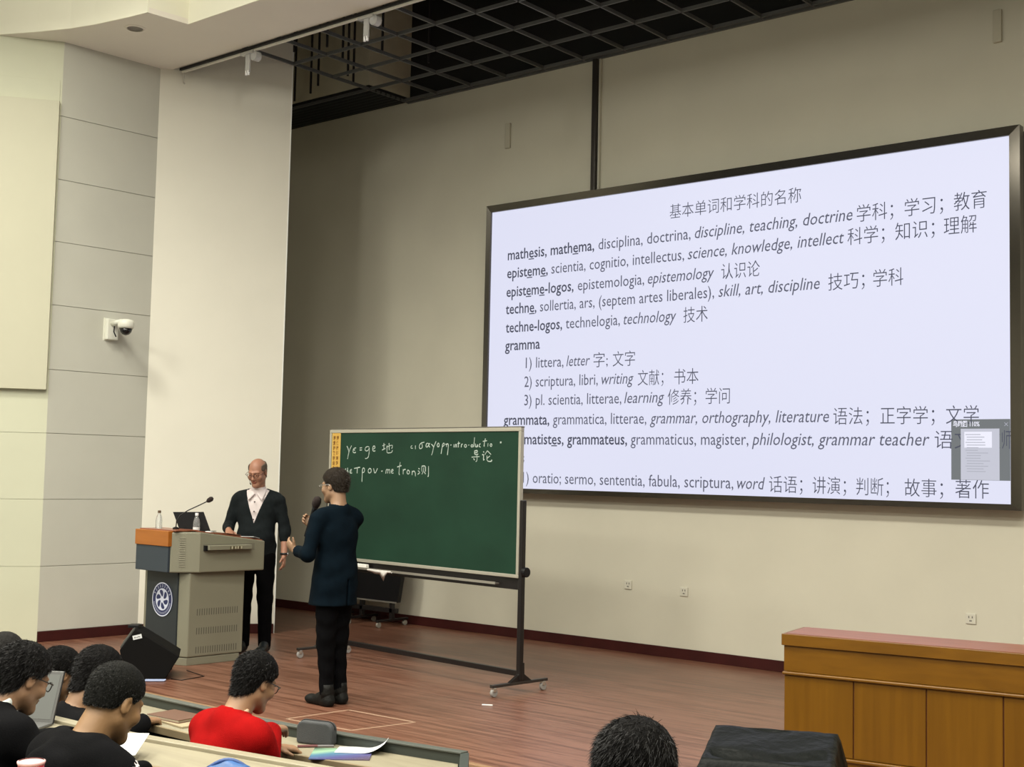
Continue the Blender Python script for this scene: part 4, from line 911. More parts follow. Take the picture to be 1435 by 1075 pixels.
        for A in range(3):
            u, v = (A + 1) % 3, (A + 2) % 3
            sa = [slice(None)] * 3; sb = [slice(None)] * 3; sa[A] = slice(0, -1); sb[A] = slice(1, None)
            a, b = ins[tuple(sa)], ins[tuple(sb)]; I = np.nonzero(a != b); flip = a[I]
            ok = (I[u] > 0) & (I[v] > 0) & (I[u] < d.shape[u] - 1) & (I[v] < d.shape[v] - 1)
            I = tuple(i[ok] for i in I); flip = flip[ok]
            def at(du, dv):
                J = list(I); J[u] = I[u] + du; J[v] = I[v] + dv; return idx[tuple(J)]
            q = np.stack([at(-1, -1), at(0, -1), at(0, 0), at(-1, 0)], 1); q[~flip] = q[~flip][:, ::-1]; F.append(q)
        F = np.concatenate(F); F = F[(F >= 0).all(1)]
        return V, F
    def obj(s, name, mat, parent, T, smooth=True, mids=None, relax=1):
        V, F = s.mesh()
        for _ in range(relax):                                    # light smoothing removes voxel steps
            acc = np.zeros_like(V); cnt = np.zeros(len(V), np.float32)
            for i in range(4):
                a, b = F[:, i], F[:, (i + 1) % 4]
                np.add.at(acc, a, V[b]); np.add.at(cnt, a, 1); np.add.at(acc, b, V[a]); np.add.at(cnt, b, 1)
            V = V * .5 + .5 * acc / np.maximum(cnt, 1)[:, None]
        fm = None
        if mids is not None:
            c = V[F].mean(1); i = np.clip(np.searchsorted(s.X, c[:, 0]), 0, len(s.X) - 1); j = np.clip(np.searchsorted(s.Y, c[:, 1]), 0, len(s.Y) - 1); k = np.clip(np.searchsorted(s.Z, c[:, 2]), 0, len(s.Z) - 1); fm = s.mid[i, j, k]
        Tm = np.array(T); W = V @ Tm[:3, :3].T + Tm[:3, 3]
        me = bpy.data.meshes.new(name); me.vertices.add(len(W)); me.vertices.foreach_set('co', W.astype(np.float32).ravel())
        me.loops.add(F.size); me.loops.foreach_set('vertex_index', F.astype(np.int32).ravel()); me.polygons.add(len(F)); me.polygons.foreach_set('loop_start', np.arange(0, F.size, 4, dtype=np.int32))
        me.update(calc_edges=True); me.validate()
        if fm is not None and len(fm) == len(me.polygons):
            me.polygons.foreach_set('material_index', fm.astype(np.int32))
        return finish(name, me, mat, parent, smooth)

def Rx(a): c, s = math.cos(a), math.sin(a); return np.array([[1, 0, 0], [0, c, -s], [0, s, c]])
def Ry(a): c, s = math.cos(a), math.sin(a); return np.array([[c, 0, s], [0, 1, 0], [-s, 0, c]])
def Rz(a): c, s = math.cos(a), math.sin(a); return np.array([[c, -s, 0], [s, c, 0], [0, 0, 1]])
HEAD_S = .95
def head(F, c, R, nb, sc=HEAD_S, lips=2, chin=1.0):
    """c: point between the ears; R: orientation; nb: neck base"""
    c = np.array(c); p = lambda x, y, z: c + R @ (np.array([x, y, z]) * sc)
    F.rc(p(0, .025, -.03), nb, .056 * sc, .062, k=.03)
    F.el(p(0, .014, .035), np.array([.074, .094, .085]) * sc, R, k=.02)
    F.el(p(0, -.028, -.025), np.array([.062, .066, .082]) * sc, R, k=.03)
    F.rc(p(.045, .0, -.055), p(.014, -.07, -.098), .022 * sc, .018 * sc, k=.03); F.rc(p(-.045, .0, -.055), p(-.014, -.07, -.098), .022 * sc, .018 * sc, k=.03)
    F.el(p(0, -.075, -.098), np.array([.022, .02, .018]) * sc, R, k=.025)
    for s_ in (1, -1):
        F.rc(p(.012 * s_, -.090, .026), p(.045 * s_, -.075, .024), .009 * sc, .008 * sc, k=.015)      # brow
        F.el(p(.033 * s_, -.098, .004), np.array([.019, .014, .013]) * sc, R, k=.012, mode='sub')      # socket
        F.el(p(.033 * s_, -.080, .004), np.array([.0125, .0125, .0125]) * sc, R, k=.004)              # lids
        F.el(p(.047 * s_, -.066, -.028), np.array([.02, .018, .018]) * sc, R, k=.03)                 # cheek
        F.el(p(.077 * s_, .012, -.004), np.array([.009, .019, .033]) * sc, R @ Rz(.35 * s_) , k=.006)  # ear
        F.el(p(.086 * s_, .004, -.000), np.array([.006, .010, .019]) * sc, R @ Rz(.35 * s_), k=.004, mode='sub')
        F.el(p(.010 * s_, -.100, -.036), np.array([.008, .010, .007]) * sc, R, k=.006)                # nostril wing
    F.rc(p(0, -.090, .016), p(0, -.108, -.026), .007 * sc, .011 * sc, k=.012)
    F.el(p(0, -.112, -.031), np.array([.010, .010, .009]) * sc, R, k=.008)
    F.el(p(0, -.093, -.058), np.array([.023, .010, .006]) * sc, R, k=.006, mid=lips)
    F.el(p(0, -.092, -.068), np.array([.019, .010, .0065]) * sc, R, k=.006, mid=lips)
    F.el(p(0, -.1035, -.063), np.array([.022, .004, .0018]) * sc, R, k=.003, mode='sub')
    return p
def hand(F, wr, d, n, side, curl=.5, sc=1.0, thumb_up=False, spread=.0):
    """wr wrist, d finger direction, n palm normal (the side fingers close towards), side: vector towards the thumb"""
    wr = np.array(wr, float); d = np.array(d, float); d /= np.linalg.norm(d); n = np.array(n, float); n -= d * (n @ d); n /= np.linalg.norm(n)
    t = np.array(side, float); t -= d * (t @ d) + n * (t @ n); t /= np.linalg.norm(t)
    F.rc(wr, wr + d * .045 * sc, .026 * sc, .036 * sc, k=.015, flat=(n, 1.9)); F.rc(wr + d * .04 * sc, wr + d * .082 * sc, .036 * sc, .038 * sc, k=.01, flat=(n, 2.3))
    for i, (o, L, r) in enumerate(((.030, .070, .0088), (.010, .079, .0090), (-.010, .073, .0086), (-.029, .058, .0076))):
        p0 = wr + d * (.080 - .006 * abs(i - 1.3)) * sc + t * o * sc; dd = d + t * (o * spread * 10); dd /= np.linalg.norm(dd); seg = (.46, .30, .24)
        a = curl * (.8 + .12 * i)
        for j, sg_ in enumerate(seg):
            a_ = a * (j + .6); v = dd * math.cos(a_) + n * math.sin(a_); p1 = p0 + v * L * sg_ * sc
            F.rc(p0, p1, r * sc * (1 - .08 * j), r * sc * (.94 - .08 * j), k=.006); p0 = p1
    b0 = wr + d * .022 * sc + t * .024 * sc
    v = (t * .85 + d * .55 + n * .25) if not thumb_up else (t * .9 + d * .35); v /= np.linalg.norm(v)
    b1 = b0 + v * .040 * sc; v2 = v * .6 + d * .6 + n * (.25 if not thumb_up else 0); v2 = v2 if not thumb_up else v * .9 + d * .2; v2 /= np.linalg.norm(v2)
    F.rc(b0, b1, .0135 * sc, .0105 * sc, k=.012); F.rc(b1, b1 + v2 * .032 * sc, .0102 * sc, .0085 * sc, k=.006)
def skin(name, col):
    return [M(name, col, .5, noise=.08, nscale=9, bump=.05, bscale=90), M(name, col), M(name + '_lip', tuple(np.array(col) * (.80, .52, .52)), .45)]
def hair_mesh(name, F, mat, parent, T, c, R, n=2600, ln=.014, seed=1, sweep=(0, .25, -.7), wid=.0007):
    """hair volume plus short tapered blades for a soft outline, all one mesh"""
    V, Q = F.mesh(); rs = np.random.RandomState(seed)
    fn = np.cross(V[Q[:, 2]] - V[Q[:, 0]], V[Q[:, 3]] - V[Q[:, 1]]); fn /= np.linalg.norm(fn, axis=1)[:, None] + 1e-9
    ctr = V[Q].mean(1); out = (ctr - np.array(c)); s_ = np.sign((fn * out).sum(1)); fn *= s_[:, None]
    okf = np.nonzero((s_ != 0))[0]; pick = rs.choice(okf, n)
    root = ctr[pick] - fn[pick] * .0005; sw = R @ np.array(sweep, float)
    d = fn[pick] * .30 + sw * rs.uniform(.7, 1.2, (n, 1)) + rs.normal(0, .20, (n, 3)); d /= np.linalg.norm(d, axis=1)[:, None]
    L = ln * rs.uniform(.5, 1.25, (n, 1)); side = np.cross(d, rs.normal(0, 1, (n, 3))); side /= np.linalg.norm(side, axis=1)[:, None]; side *= wid
    mid = root + d * L * .55 + sw * L * .05; tip = root + d * L + sw * L * .35
    BV = np.stack([root - side, root + side, mid + side * .7, mid - side * .7, tip], 1).reshape(-1, 3); k = len(V) + np.arange(n) * 5
    Tm = np.array(T); W = np.concatenate([V, BV]) @ Tm[:3, :3].T + Tm[:3, 3]
    faces = [tuple(q) for q in Q.tolist()] + [(a, a + 1, a + 2, a + 3) for a in k.tolist()] + [(a + 3, a + 2, a + 4) for a in k.tolist()]
    me = bpy.data.meshes.new(name); me.from_pydata(W.tolist(), [], faces); me.update()
    o = finish(name, me, [mat, M(mat.name + '_strand', tuple(np.array(mat['c']) * 1.8 + .0018), .45, spec=.25)], parent, True)
    me.polygons.foreach_set('material_index', [0] * len(Q) + [1] * (2 * n))
    return o
def hairM(name, col, col2=None):
    m = M(name, col, .72, noise=.35, nscale=60, bump=.4, bscale=180, stretch=(1, 1, .35), spec=.10); m['c'] = col; return m
def to_world(root, rz): return Matrix.Translation(root) @ Matrix.Rotation(rz, 4, 'Z')
def T_obj(fn_pts): return fn_pts
def glasses(T, p, parent, mat, sc=HEAD_S, rx=.024, rz_=.018, r=.0016):
    g_ = part('glasses', _rims(T, p, rx, rz_, r), mat, parent, smooth=True); return g_
def _rims(T, p, rx, rz_, r):
    bm = B(); W = lambda v: T @ Vector(v)
    for s_ in (1, -1):
        pts = [W(p(.033 * s_ + rx * math.cos(a), -.108 + .010 * abs(math.cos(a) * (1 if s_ * math.cos(a) > 0 else 0)), .002 + rz_ * math.sin(a))) for a in np.linspace(0, 2 * PI, 21)]
        tube(bm, pts, r, 6, cap=False)
        tube(bm, [W(p((.033 + rx) * s_, -.100, .006)), W(p(.078 * s_, -.088, .010)), W(p(.082 * s_, .0, .012)), W(p(.080 * s_, .022, -.004))], r * 1.1, 6)
    tube(bm, [W(p(-.010, -.109, .004)), W(p(0, -.112, .008)), W(p(.010, -.109, .004))], r, 6)
    return bm
def eyes(T, p, parent, look=(0, -1, -.1)):
    for s_ in (1, -1):
        bm = B(); c_ = T @ Vector(p(.033 * s_, -.0805, .004)); bmesh.ops.create_uvsphere(bm, u_segments=14, v_segments=10, radius=.0118, matrix=Matrix.Translation(c_))
        e = part('eye', bm, M('eye_white', (.7, .68, .65), .2), parent, smooth=True)
        bm = B(); bmesh.ops.create_uvsphere(bm, u_segments=10, v_segments=8, radius=.0058, matrix=Matrix.Translation(T @ Vector(p(.033 * s_, -.0885, .002))))
        part('iris', bm, M('eye_dark', (.02, .012, .01), .2), e, smooth=True)
def wrinkle(amp, f=28.0, seed=0.0):
    return lambda X, Y, Z: amp * (np.sin(X * f + 3 * np.sin(Z * f * .5 + seed)) * np.sin(Z * f * .8 + 2.2 * np.sin(Y * f * .6 + seed)) + .5 * np.sin(Z * f * 2.1 + 4 * np.sin(X * f * .45) + Y * f))
def head_hair(c, R, sc, sk, top=.014, grow=.006, zb=None, extra=None, ns=.0014, res=.0045):
    c = np.array(c); r = .165 * sc
    F = Field(*[np.arange(c[i] - r, c[i] + r, res, dtype=np.float32) for i in range(3)])
    p = lambda x, y, z: c + R @ (np.array([x, y, z]) * sc)
    F.el(p(0, .015, .037), (np.array([.074, .095, .085]) + grow) * sc, R, k=.01)
    F.el(p(0, .010, .052), (np.array([.070, .088, .074]) + top) * sc, R, k=.03)
    F.rc(p(0, .045, -.02), p(0, .048, -.095), .060 * sc, .052 * sc, k=.03)
    zb = zb or ([-.13, -.095, -.06, -.022, .022, .038, .12], [.12, .082, .052, .018, .012, -.055, -.104])
    def lim(X, Y, Z):
        q = [sum(R[j][i] * (X - c[0], Y - c[1], Z - c[2])[j] for j in range(3)) / sc for i in range(3)]
        d = (np.interp(q[1], zb[0], zb[1]) - q[2]) * .8
        if extra is not None: d = np.maximum(d, extra(q))
        return d * sc
    F.limit(lim)
    F.wobble(lambda X, Y, Z: ns * (np.sin(X * 210 + 3 * np.sin(Z * 40)) * np.sin(Y * 190 + 2 * np.sin(X * 60))))
    return F
def shoe(bm_T, x, y, mat, parent, rz=0.0, L=.27, sole=True):
    F = Field(np.arange(x - .09, x + .09, .006, dtype=np.float32), np.arange(y - .27, y + .16, .006, dtype=np.float32), np.arange(-.006, .15, .005, dtype=np.float32))
    F.rc((x, y + .05, .035), (x, y - .15, .030), .040, .036, k=.02, flat=((1, 0, 0), 1.0)); F.rc((x, y + .03, .05), (x, y + .03, .11), .042, .044, k=.04)
    F.rc((x, y - .06, .055), (x, y + .0, .085), .030, .036, k=.04); F.el((x, y - .15, .034), (.045, .06, .032), k=.02)
    F.limit(lambda X, Y, Z: -(Z - .004) + 0 * X + 0 * Y)
    return F.obj('shoe', mat, parent, bm_T)

# ---------------------------------------------------------------- man at the lectern
def man_lectern():
    root = Vector((-9.755, 7.89, 0)); T = to_world(root, math.radians(37)); T2 = T
    per = empty('person', root, 'bald man with glasses in a dark cardigan over a white shirt behind the lectern', 'person')
    sc = 1.05; hc = (.0, -.055, 1.695); R = Rz(math.radians(-12)) @ Rx(.36)
    X = fine_axis(-.40, .42, .012, [(-.12, .12, .0045), (.22, .38, .005), (-.30, -.10, .006)])
    Y = fine_axis(-.46, .22, .012, [(-.22, .10, .0045), (-.46, -.22, .006)])
    Z = fine_axis(-.01, 1.86, .014, [(1.50, 1.86, .0045), (.72, .98, .005), (1.08, 1.22, .006)])
    F = Field(X, Y, Z)
    p = head(F, hc, R, (0, .01, 1.48), sc)
    def torso(F, g):
        F.el((0, 0, 1.30), (.178 + g, .122 + g, .21 + g), k=.05); F.el((0, -.035, 1.08), (.168 + g, .140 + g, .17 + g), k=.06); F.el((0, .0, .93), (.165 + g, .122 + g, .12 + g), k=.05)
        F.rc((.165, .01, 1.435), (-.165, .01, 1.435), .052 + g, k=.05); F.rc((.03, .02, 1.50), (.15, .015, 1.455), .040 + g, k=.05); F.rc((-.03, .02, 1.50), (-.15, .015, 1.455), .040 + g, k=.05)
    SL, EL, WL = (.205, .01, 1.42), (.262, .03, 1.16), (.275, -.035, .915)
    SR, ER, WR = (-.205, .01, 1.42), (-.275, -.01, 1.17), (-.20, -.27, 1.145)
    torso(F, -.012)
    for (s_, e_, w_) in ((SL, EL, WL), (SR, ER, WR)): F.rc(s_, e_, .047, .040, k=.03); F.rc(e_, w_, .040, .028, k=.02)
    for s_ in (1, -1): F.rc((.09 * s_, 0, .90), (.10 * s_, -.01, .50), .075, .05, k=.03); F.rc((.10 * s_, -.01, .50), (.10 * s_, .02, .08), .05, .035, k=.02)
    hand(F, WL, (.02, -.10, -1), (-1, .0, 0), (0, -1, -.1), curl=.42, sc=.98)
    hand(F, WR, (.35, -.85, -.28), (0, 0, -1), (1, .3, 0), curl=.25, sc=.95)
    sk = skin('ruddy_skin', (.36, .175, .11)); F.obj('body', sk, per, T, mids=True)
    # cardigan
    def sleeve(F, s_, e_, w_, t, g, roll=True):
        e, w = np.array(e_), np.array(w_); m = e + (w - e) * t
        F.rc(s_, e_, .060 + g, .052 + g, k=.04); F.rc(e_, m, .050 + g, .046 + g, k=.02)
        if roll:
            for q in (-.16, -.05, .06): a = e + (w - e) * max(0, t * .35 + q) ; F.rc(a, a + (w - e) * .01, .056 + g, k=.012)
    G = Field(np.arange(-.40, .42, .008, dtype=np.float32), np.arange(-.30, .22, .008, dtype=np.float32), np.arange(.80, 1.60, .008, dtype=np.float32))
    torso(G, .014); sleeve(G, SL, EL, WL, .38, 0); sleeve(G, SR, ER, WR, .72, 0)
    G.rc((.17, 0, 1.0), (.14, 0, .93), .02, k=.05)
    G.wobble(wrinkle(.0028, 26, 1.0))
    G.rc((0, .035, 1.50), (0, -.02, 1.66), .068, .075, k=.01, mode='sub')
    G.limit(lambda X, Y, Z: -np.maximum(np.maximum((np.abs(X + .0) - (Z - 1.215) * .36) * .94, Y - .02), -(Z - 1.21)) + 0 * X)
    G.limit(lambda X, Y, Z: (.86 - Z) + 0 * X + 0 * Y)
    card = M('dark_knit', (.008, .011, .012), .9, spec=.15, noise=.25, nscale=30, bump=.3, bscale=500)
    G.obj('cardigan', card, per, T)
    # shirt with collar
    H = Field(np.arange(-.20, .20, .006, dtype=np.float32), np.arange(-.24, .16, .006, dtype=np.float32), np.arange(1.12, 1.62, .006, dtype=np.float32))
    torso(H, .003); H.rc((0, .015, 1.47), (0, .0, 1.555), .066, .066, k=.03); H.rc((0, .015, 1.46), (0, -.01, 1.66), .058, .064, k=.006, mode='sub')
    H.wobble(wrinkle(.0015, 40, 2)); H.limit(lambda X, Y, Z: np.maximum(np.abs(X) - .15, 1.16 - Z) + 0 * Y)
    H.limit(lambda X, Y, Z: (Z - 1.565 - (Y) * .25) + 0 * X)
    shirt = M('white_pink_shirt', (.62, .55, .54), .8, bump=.1, bscale=80)
    H.obj('shirt', shirt, per, T)
    for s_ in (1, -1):
        C2 = Field(np.arange(-.16, .16, .004, dtype=np.float32), np.arange(-.22, .04, .004, dtype=np.float32), np.arange(1.38, 1.62, .004, dtype=np.float32))
        a, b, c_ = np.array([.018 * s_, -.088, 1.490]), np.array([.078 * s_, -.005, 1.530]), np.array([.070 * s_, -.118, 1.428])
        for tt in np.linspace(0, 1, 9): m_ = a * (1 - tt) + b * tt; C2.rc(m_, m_ * .25 + c_ * .75 if tt < .85 else m_ * .5 + c_ * .5, .008, .005, k=.012)
        C2.rc(a, c_, .005, .004, k=.01)
        C2.obj('collar', shirt, per, T)
    for zz, yy in ((1.415, -.125), (1.325, -.135), (1.25, -.150)):
        bm = B(); bmesh.ops.create_uvsphere(bm, u_segments=10, v_segments=6, radius=.008, matrix=T @ Matrix.Translation((.0, yy - .006, zz))); part('shirt_button', bm, M('button_dark', (.10, .08, .08), .5), per)
    # trousers, shoes
    K = Field(np.arange(-.24, .24, .009, dtype=np.float32), np.arange(-.22, .20, .009, dtype=np.float32), np.arange(.03, 1.05, .009, dtype=np.float32))
    K.el((0, 0, .92), (.175, .128, .12), k=.04)
    for s_ in (1, -1): K.rc((.09 * s_, 0, .88), (.102 * s_, -.012, .50), .098, .073, k=.04); K.rc((.102 * s_, -.012, .50), (.104 * s_, .02, .06), .072, .060, k=.03)
    K.wobble(wrinkle(.003, 22, 4)); K.limit(lambda X, Y, Z: np.maximum(.045 - Z, Z - .96) + 0 * X + 0 * Y)
    K.obj('trousers', M('black_trousers', (.0025, .0025, .003), .9, spec=.06), per, T)
    sh = M('dark_teal_shoe', (.006, .009, .009), .5)
    for s_ in (1, -1): shoe(T, .108 * s_, .0, sh, per)
    # hair: band around the bald crown
    def bald(q): return np.maximum(-(np.maximum(np.abs(q[0]) - .063, q[1] - .055)), q[2] - .075)
    FH = head_hair(hc, R, sc, None, top=.0, grow=.004, extra=bald, ns=.0006, res=.004)
    hair_mesh('hair', FH, hairM('grey_brown_hair', (.13, .10, .075)), per, T, hc, R, n=900, ln=.007, seed=2, sweep=(0, .3, -.8))
    glasses(T, p, per, M('tortoise_frame', (.05, .02, .012), .3), r=.0022); eyes(T, p, per)
    # watch, headset microphone
    wr_ = np.array(WL); d_ = np.array((.02, -.10, -1.0)); d_ /= np.linalg.norm(d_)
    bm = B(); ring = []
    u1 = np.cross(d_, (0, 1, 0)); u1 /= np.linalg.norm(u1); u2 = np.cross(d_, u1)
    cc = wr_ + np.array((0, 0, .012))
    tube(bm, [T @ Vector(cc + (u1 * math.cos(a) + u2 * math.sin(a)) * .033) for a in np.linspace(0, 2 * PI, 19)], .006, 6, cap=False, flat=1.8)
    wt = part('wrist_watch', bm, M('black_strap', (.012, .012, .012), .4), per, smooth=True)
    part('watch_face', tube(B(), [T @ Vector(cc - np.array([-.034, 0, 0])), T @ Vector(cc + np.array([.042, 0, 0]))], .015, 14), M('watch_glass', (.35, .35, .35), .2, .6), wt)
    hm = part('headset_microphone', tube(B(), [T @ Vector(p(-.078, .0, -.01)), T @ Vector(p(-.066, -.055, -.05)), T @ Vector(p(-.035, -.098, -.075))], .0018, 6), MATS['black_strap'], per, smooth=True)
    part('microphone_tip', tube(B(), [T @ Vector(p(-.042, -.090, -.072)), T @ Vector(p(-.028, -.104, -.080))], .0055, 8), MATS['foam'], hm)
man_lectern()

# ---------------------------------------------------------------- man with the microphone
def man_mic():
    root = Vector((-7.20, 6.575, 0)); T = to_world(root, math.radians(-92))
    per = empty('person', root, 'man in a long dark navy jacket seen from behind, holding a microphone before the chalkboard', 'person')
    sc = 1.0; hc = (.0, -.035, 1.615); R = Rz(math.radians(12)) @ Rx(.10)
    SL, EL, WL = (.185, .0, 1.36), (.262, -.01, 1.115), (.225, -.195, 1.13)
    SR, ER, WR = (-.185, .0, 1.36), (-.205, -.19, 1.165), (-.06, -.335, 1.30)
    X = fine_axis(-.36, .40, .012, [(-.16, .12, .0045), (.16, .30, .0045)])
    Y = fine_axis(-.46, .22, .012, [(-.46, .11, .0045)])
    Z = fine_axis(-.01, 1.76, .014, [(1.44, 1.76, .0045), (1.08, 1.44, .005)])
    F = Field(X, Y, Z); p = head(F, hc, R, (0, .02, 1.42), sc)
    def torso(F, g):
        F.el((0, .01, 1.25), (.170 + g, .120 + g, .20 + g), k=.05); F.el((0, .0, 1.03), (.165 + g, .130 + g, .18 + g), k=.06); F.el((0, .0, .88), (.165 + g, .125 + g, .12 + g), k=.05)
        F.rc((.155, .01, 1.385), (-.155, .01, 1.385), .050 + g, k=.05); F.rc((.03, .03, 1.445), (.14, .015, 1.41), .036 + g, k=.05); F.rc((-.03, .03, 1.445), (-.14, .015, 1.41), .036 + g, k=.05)
    torso(F, -.014)
    for (s_, e_, w_) in ((SL, EL, WL), (SR, ER, WR)): F.rc(s_, e_, .044, .038, k=.03); F.rc(e_, w_, .038, .026, k=.02)
    for s_ in (1, -1): F.rc((.072 * s_, 0, .85), (.066 * s_, -.012 + .006 * s_, .47), .070, .048, k=.03); F.rc((.066 * s_, -.012 + .006 * s_, .47), (.068 * s_, .02 + .006 * s_, .08), .048, .033, k=.02)
    hand(F, WL, (.05, -.80, .45), (-.9, 0, .3), (0, .35, 1), curl=.42, sc=.95, thumb_up=True)
    hand(F, WR, (.45, -.55, .55), (.55, .6, .1), (.1, -.1, 1), curl=.95, sc=.95)
    sk = skin('tan_skin', (.30, .175, .10)); F.obj('body', sk, per, T, mids=True)
    navy_m = M('navy_wool_jacket', (.0018, .0060, .0105), .9, spec=.08, noise=.2, nscale=20, bump=.2, bscale=350)
    G = Field(np.arange(-.38, .40, .008, dtype=np.float32), np.arange(-.36, .26, .008, dtype=np.float32), np.arange(.68, 1.52, .008, dtype=np.float32))
    torso(G, .006); G.rc((0, .0, .95), (0, -.025, .70), .155, .190, k=.06, flat=((0, 1, 0), 1.06))
    for (s_, e_, w_, t) in ((SL, EL, WL, .86), (SR, ER, WR, .80)):
        e, w = np.array(e_), np.array(w_); m = e + (w - e) * t; G.rc(s_, e_, .058, .052, k=.04); G.rc(e_, m, .052, .046, k=.03)
    G.rc((0, .025, 1.43), (0, .0, 1.475), .066, .062, k=.03)
    G.wobble(wrinkle(.0032, 20, 3.0))
    G.rc((0, .02, 1.46), (0, -.02, 1.58), .055, .060, k=.01, mode='sub')
    for (e_, w_, t) in ((EL, WL, .86), (ER, WR, .80)):
        e, w = np.array(e_), np.array(w_); m = e + (w - e) * t; G.rc(m + (w - e) * .10, w + (w - e), .044, k=.006, mode='sub')
    G.limit(lambda X, Y, Z: (.735 - Z) + 0 * X + 0 * Y)
    G.limit(lambda X, Y, Z: -np.maximum(np.maximum(np.abs(X) - .006, Y * -1 + .05), Z - .93) + 0 * X)         # back vent
    G.obj('jacket', navy_m, per, T)
    K = Field(np.arange(-.24, .24, .009, dtype=np.float32), np.arange(-.22, .20, .009, dtype=np.float32), np.arange(.03, .98, .009, dtype=np.float32))
    K.el((0, 0, .86), (.165, .12, .12), k=.04)
    for s_, dy in ((1, .006), (-1, -.006)): K.rc((.072 * s_, 0, .82), (.066 * s_, -.012 + dy, .47), .090, .070, k=.04); K.rc((.066 * s_, -.012 + dy, .47), (.068 * s_, .02 + dy, .09), .066, .050, k=.03)
    K.wobble(wrinkle(.0045, 24, 6)); K.limit(lambda X, Y, Z: np.maximum(.07 - Z, Z - .90) + 0 * X + 0 * Y)
    K.obj('trousers', M('black_trousers', (.0025, .0025, .003), .9, spec=.06), per, T)
    sh = M('dark_olive_boot', (.006, .006, .005), .6, spec=.2, bump=.3, bscale=60)
    for s_, dy in ((1, .006), (-1, -.006)):
        shoe(T, .070 * s_, dy - .0, sh, per)
        part('boot_shaft', lathe(B(), [(.050, .06), (.052, .10), (.048, .13), (.046, .16)], (0, 0, 0), 18, mat=T @ Matrix.Translation((.070 * s_, dy + .025, 0))), sh, per, smooth=True)
    FH = head_hair(hc, R, sc, None, top=.012, grow=.007, zb=([-.13, -.098, -.055, -.022, .022, .036, .12], [.12, .085, .058, .010, .010, -.045, -.052]))
    hair_mesh('hair', FH, hairM('dark_brown_grey_hair', (.020, .015, .011)), per, T, hc, R, n=7000, ln=.014, seed=5, sweep=(-.2, .6, -.45))
    glasses(T, p, per, M('silver_frame', (.6, .6, .58), .25, .9), r=.0022); eyes(T, p, per)
    # hand-held microphone
    a = np.array((-.02, -.365, 1.27)); b = np.array((.01, -.225, 1.50)); d = (b - a) / np.linalg.norm(b - a)
    a = a - d * .055
    mc = empty('handheld_microphone', T @ Vector((a + b) / 2), 'black handheld microphone in the hand of the man in the navy jacket', 'microphone')
    def rr(x): return T @ Vector(a + d * x)
    L_ = np.linalg.norm(b - a)
    part('handle', tube(B(), [rr(0), rr(.03), rr(L_ - .10), rr(L_ - .06)], [.0135, .0145, .018, .022], 16), darkm, mc, smooth=True)
    part('ring', tube(B(), [rr(L_ - .062), rr(L_ - .052)], .026, 18), M('dark_ring', (.05, .05, .05), .3, .5), mc)
    part('foam_head', tube(B(), [rr(L_ - .052), rr(L_ - .04), rr(L_ - .01), rr(L_ + .02), rr(L_ + .032)], [.024, .031, .034, .028, .012], 18), MATS['foam'], mc, smooth=True)
man_mic()

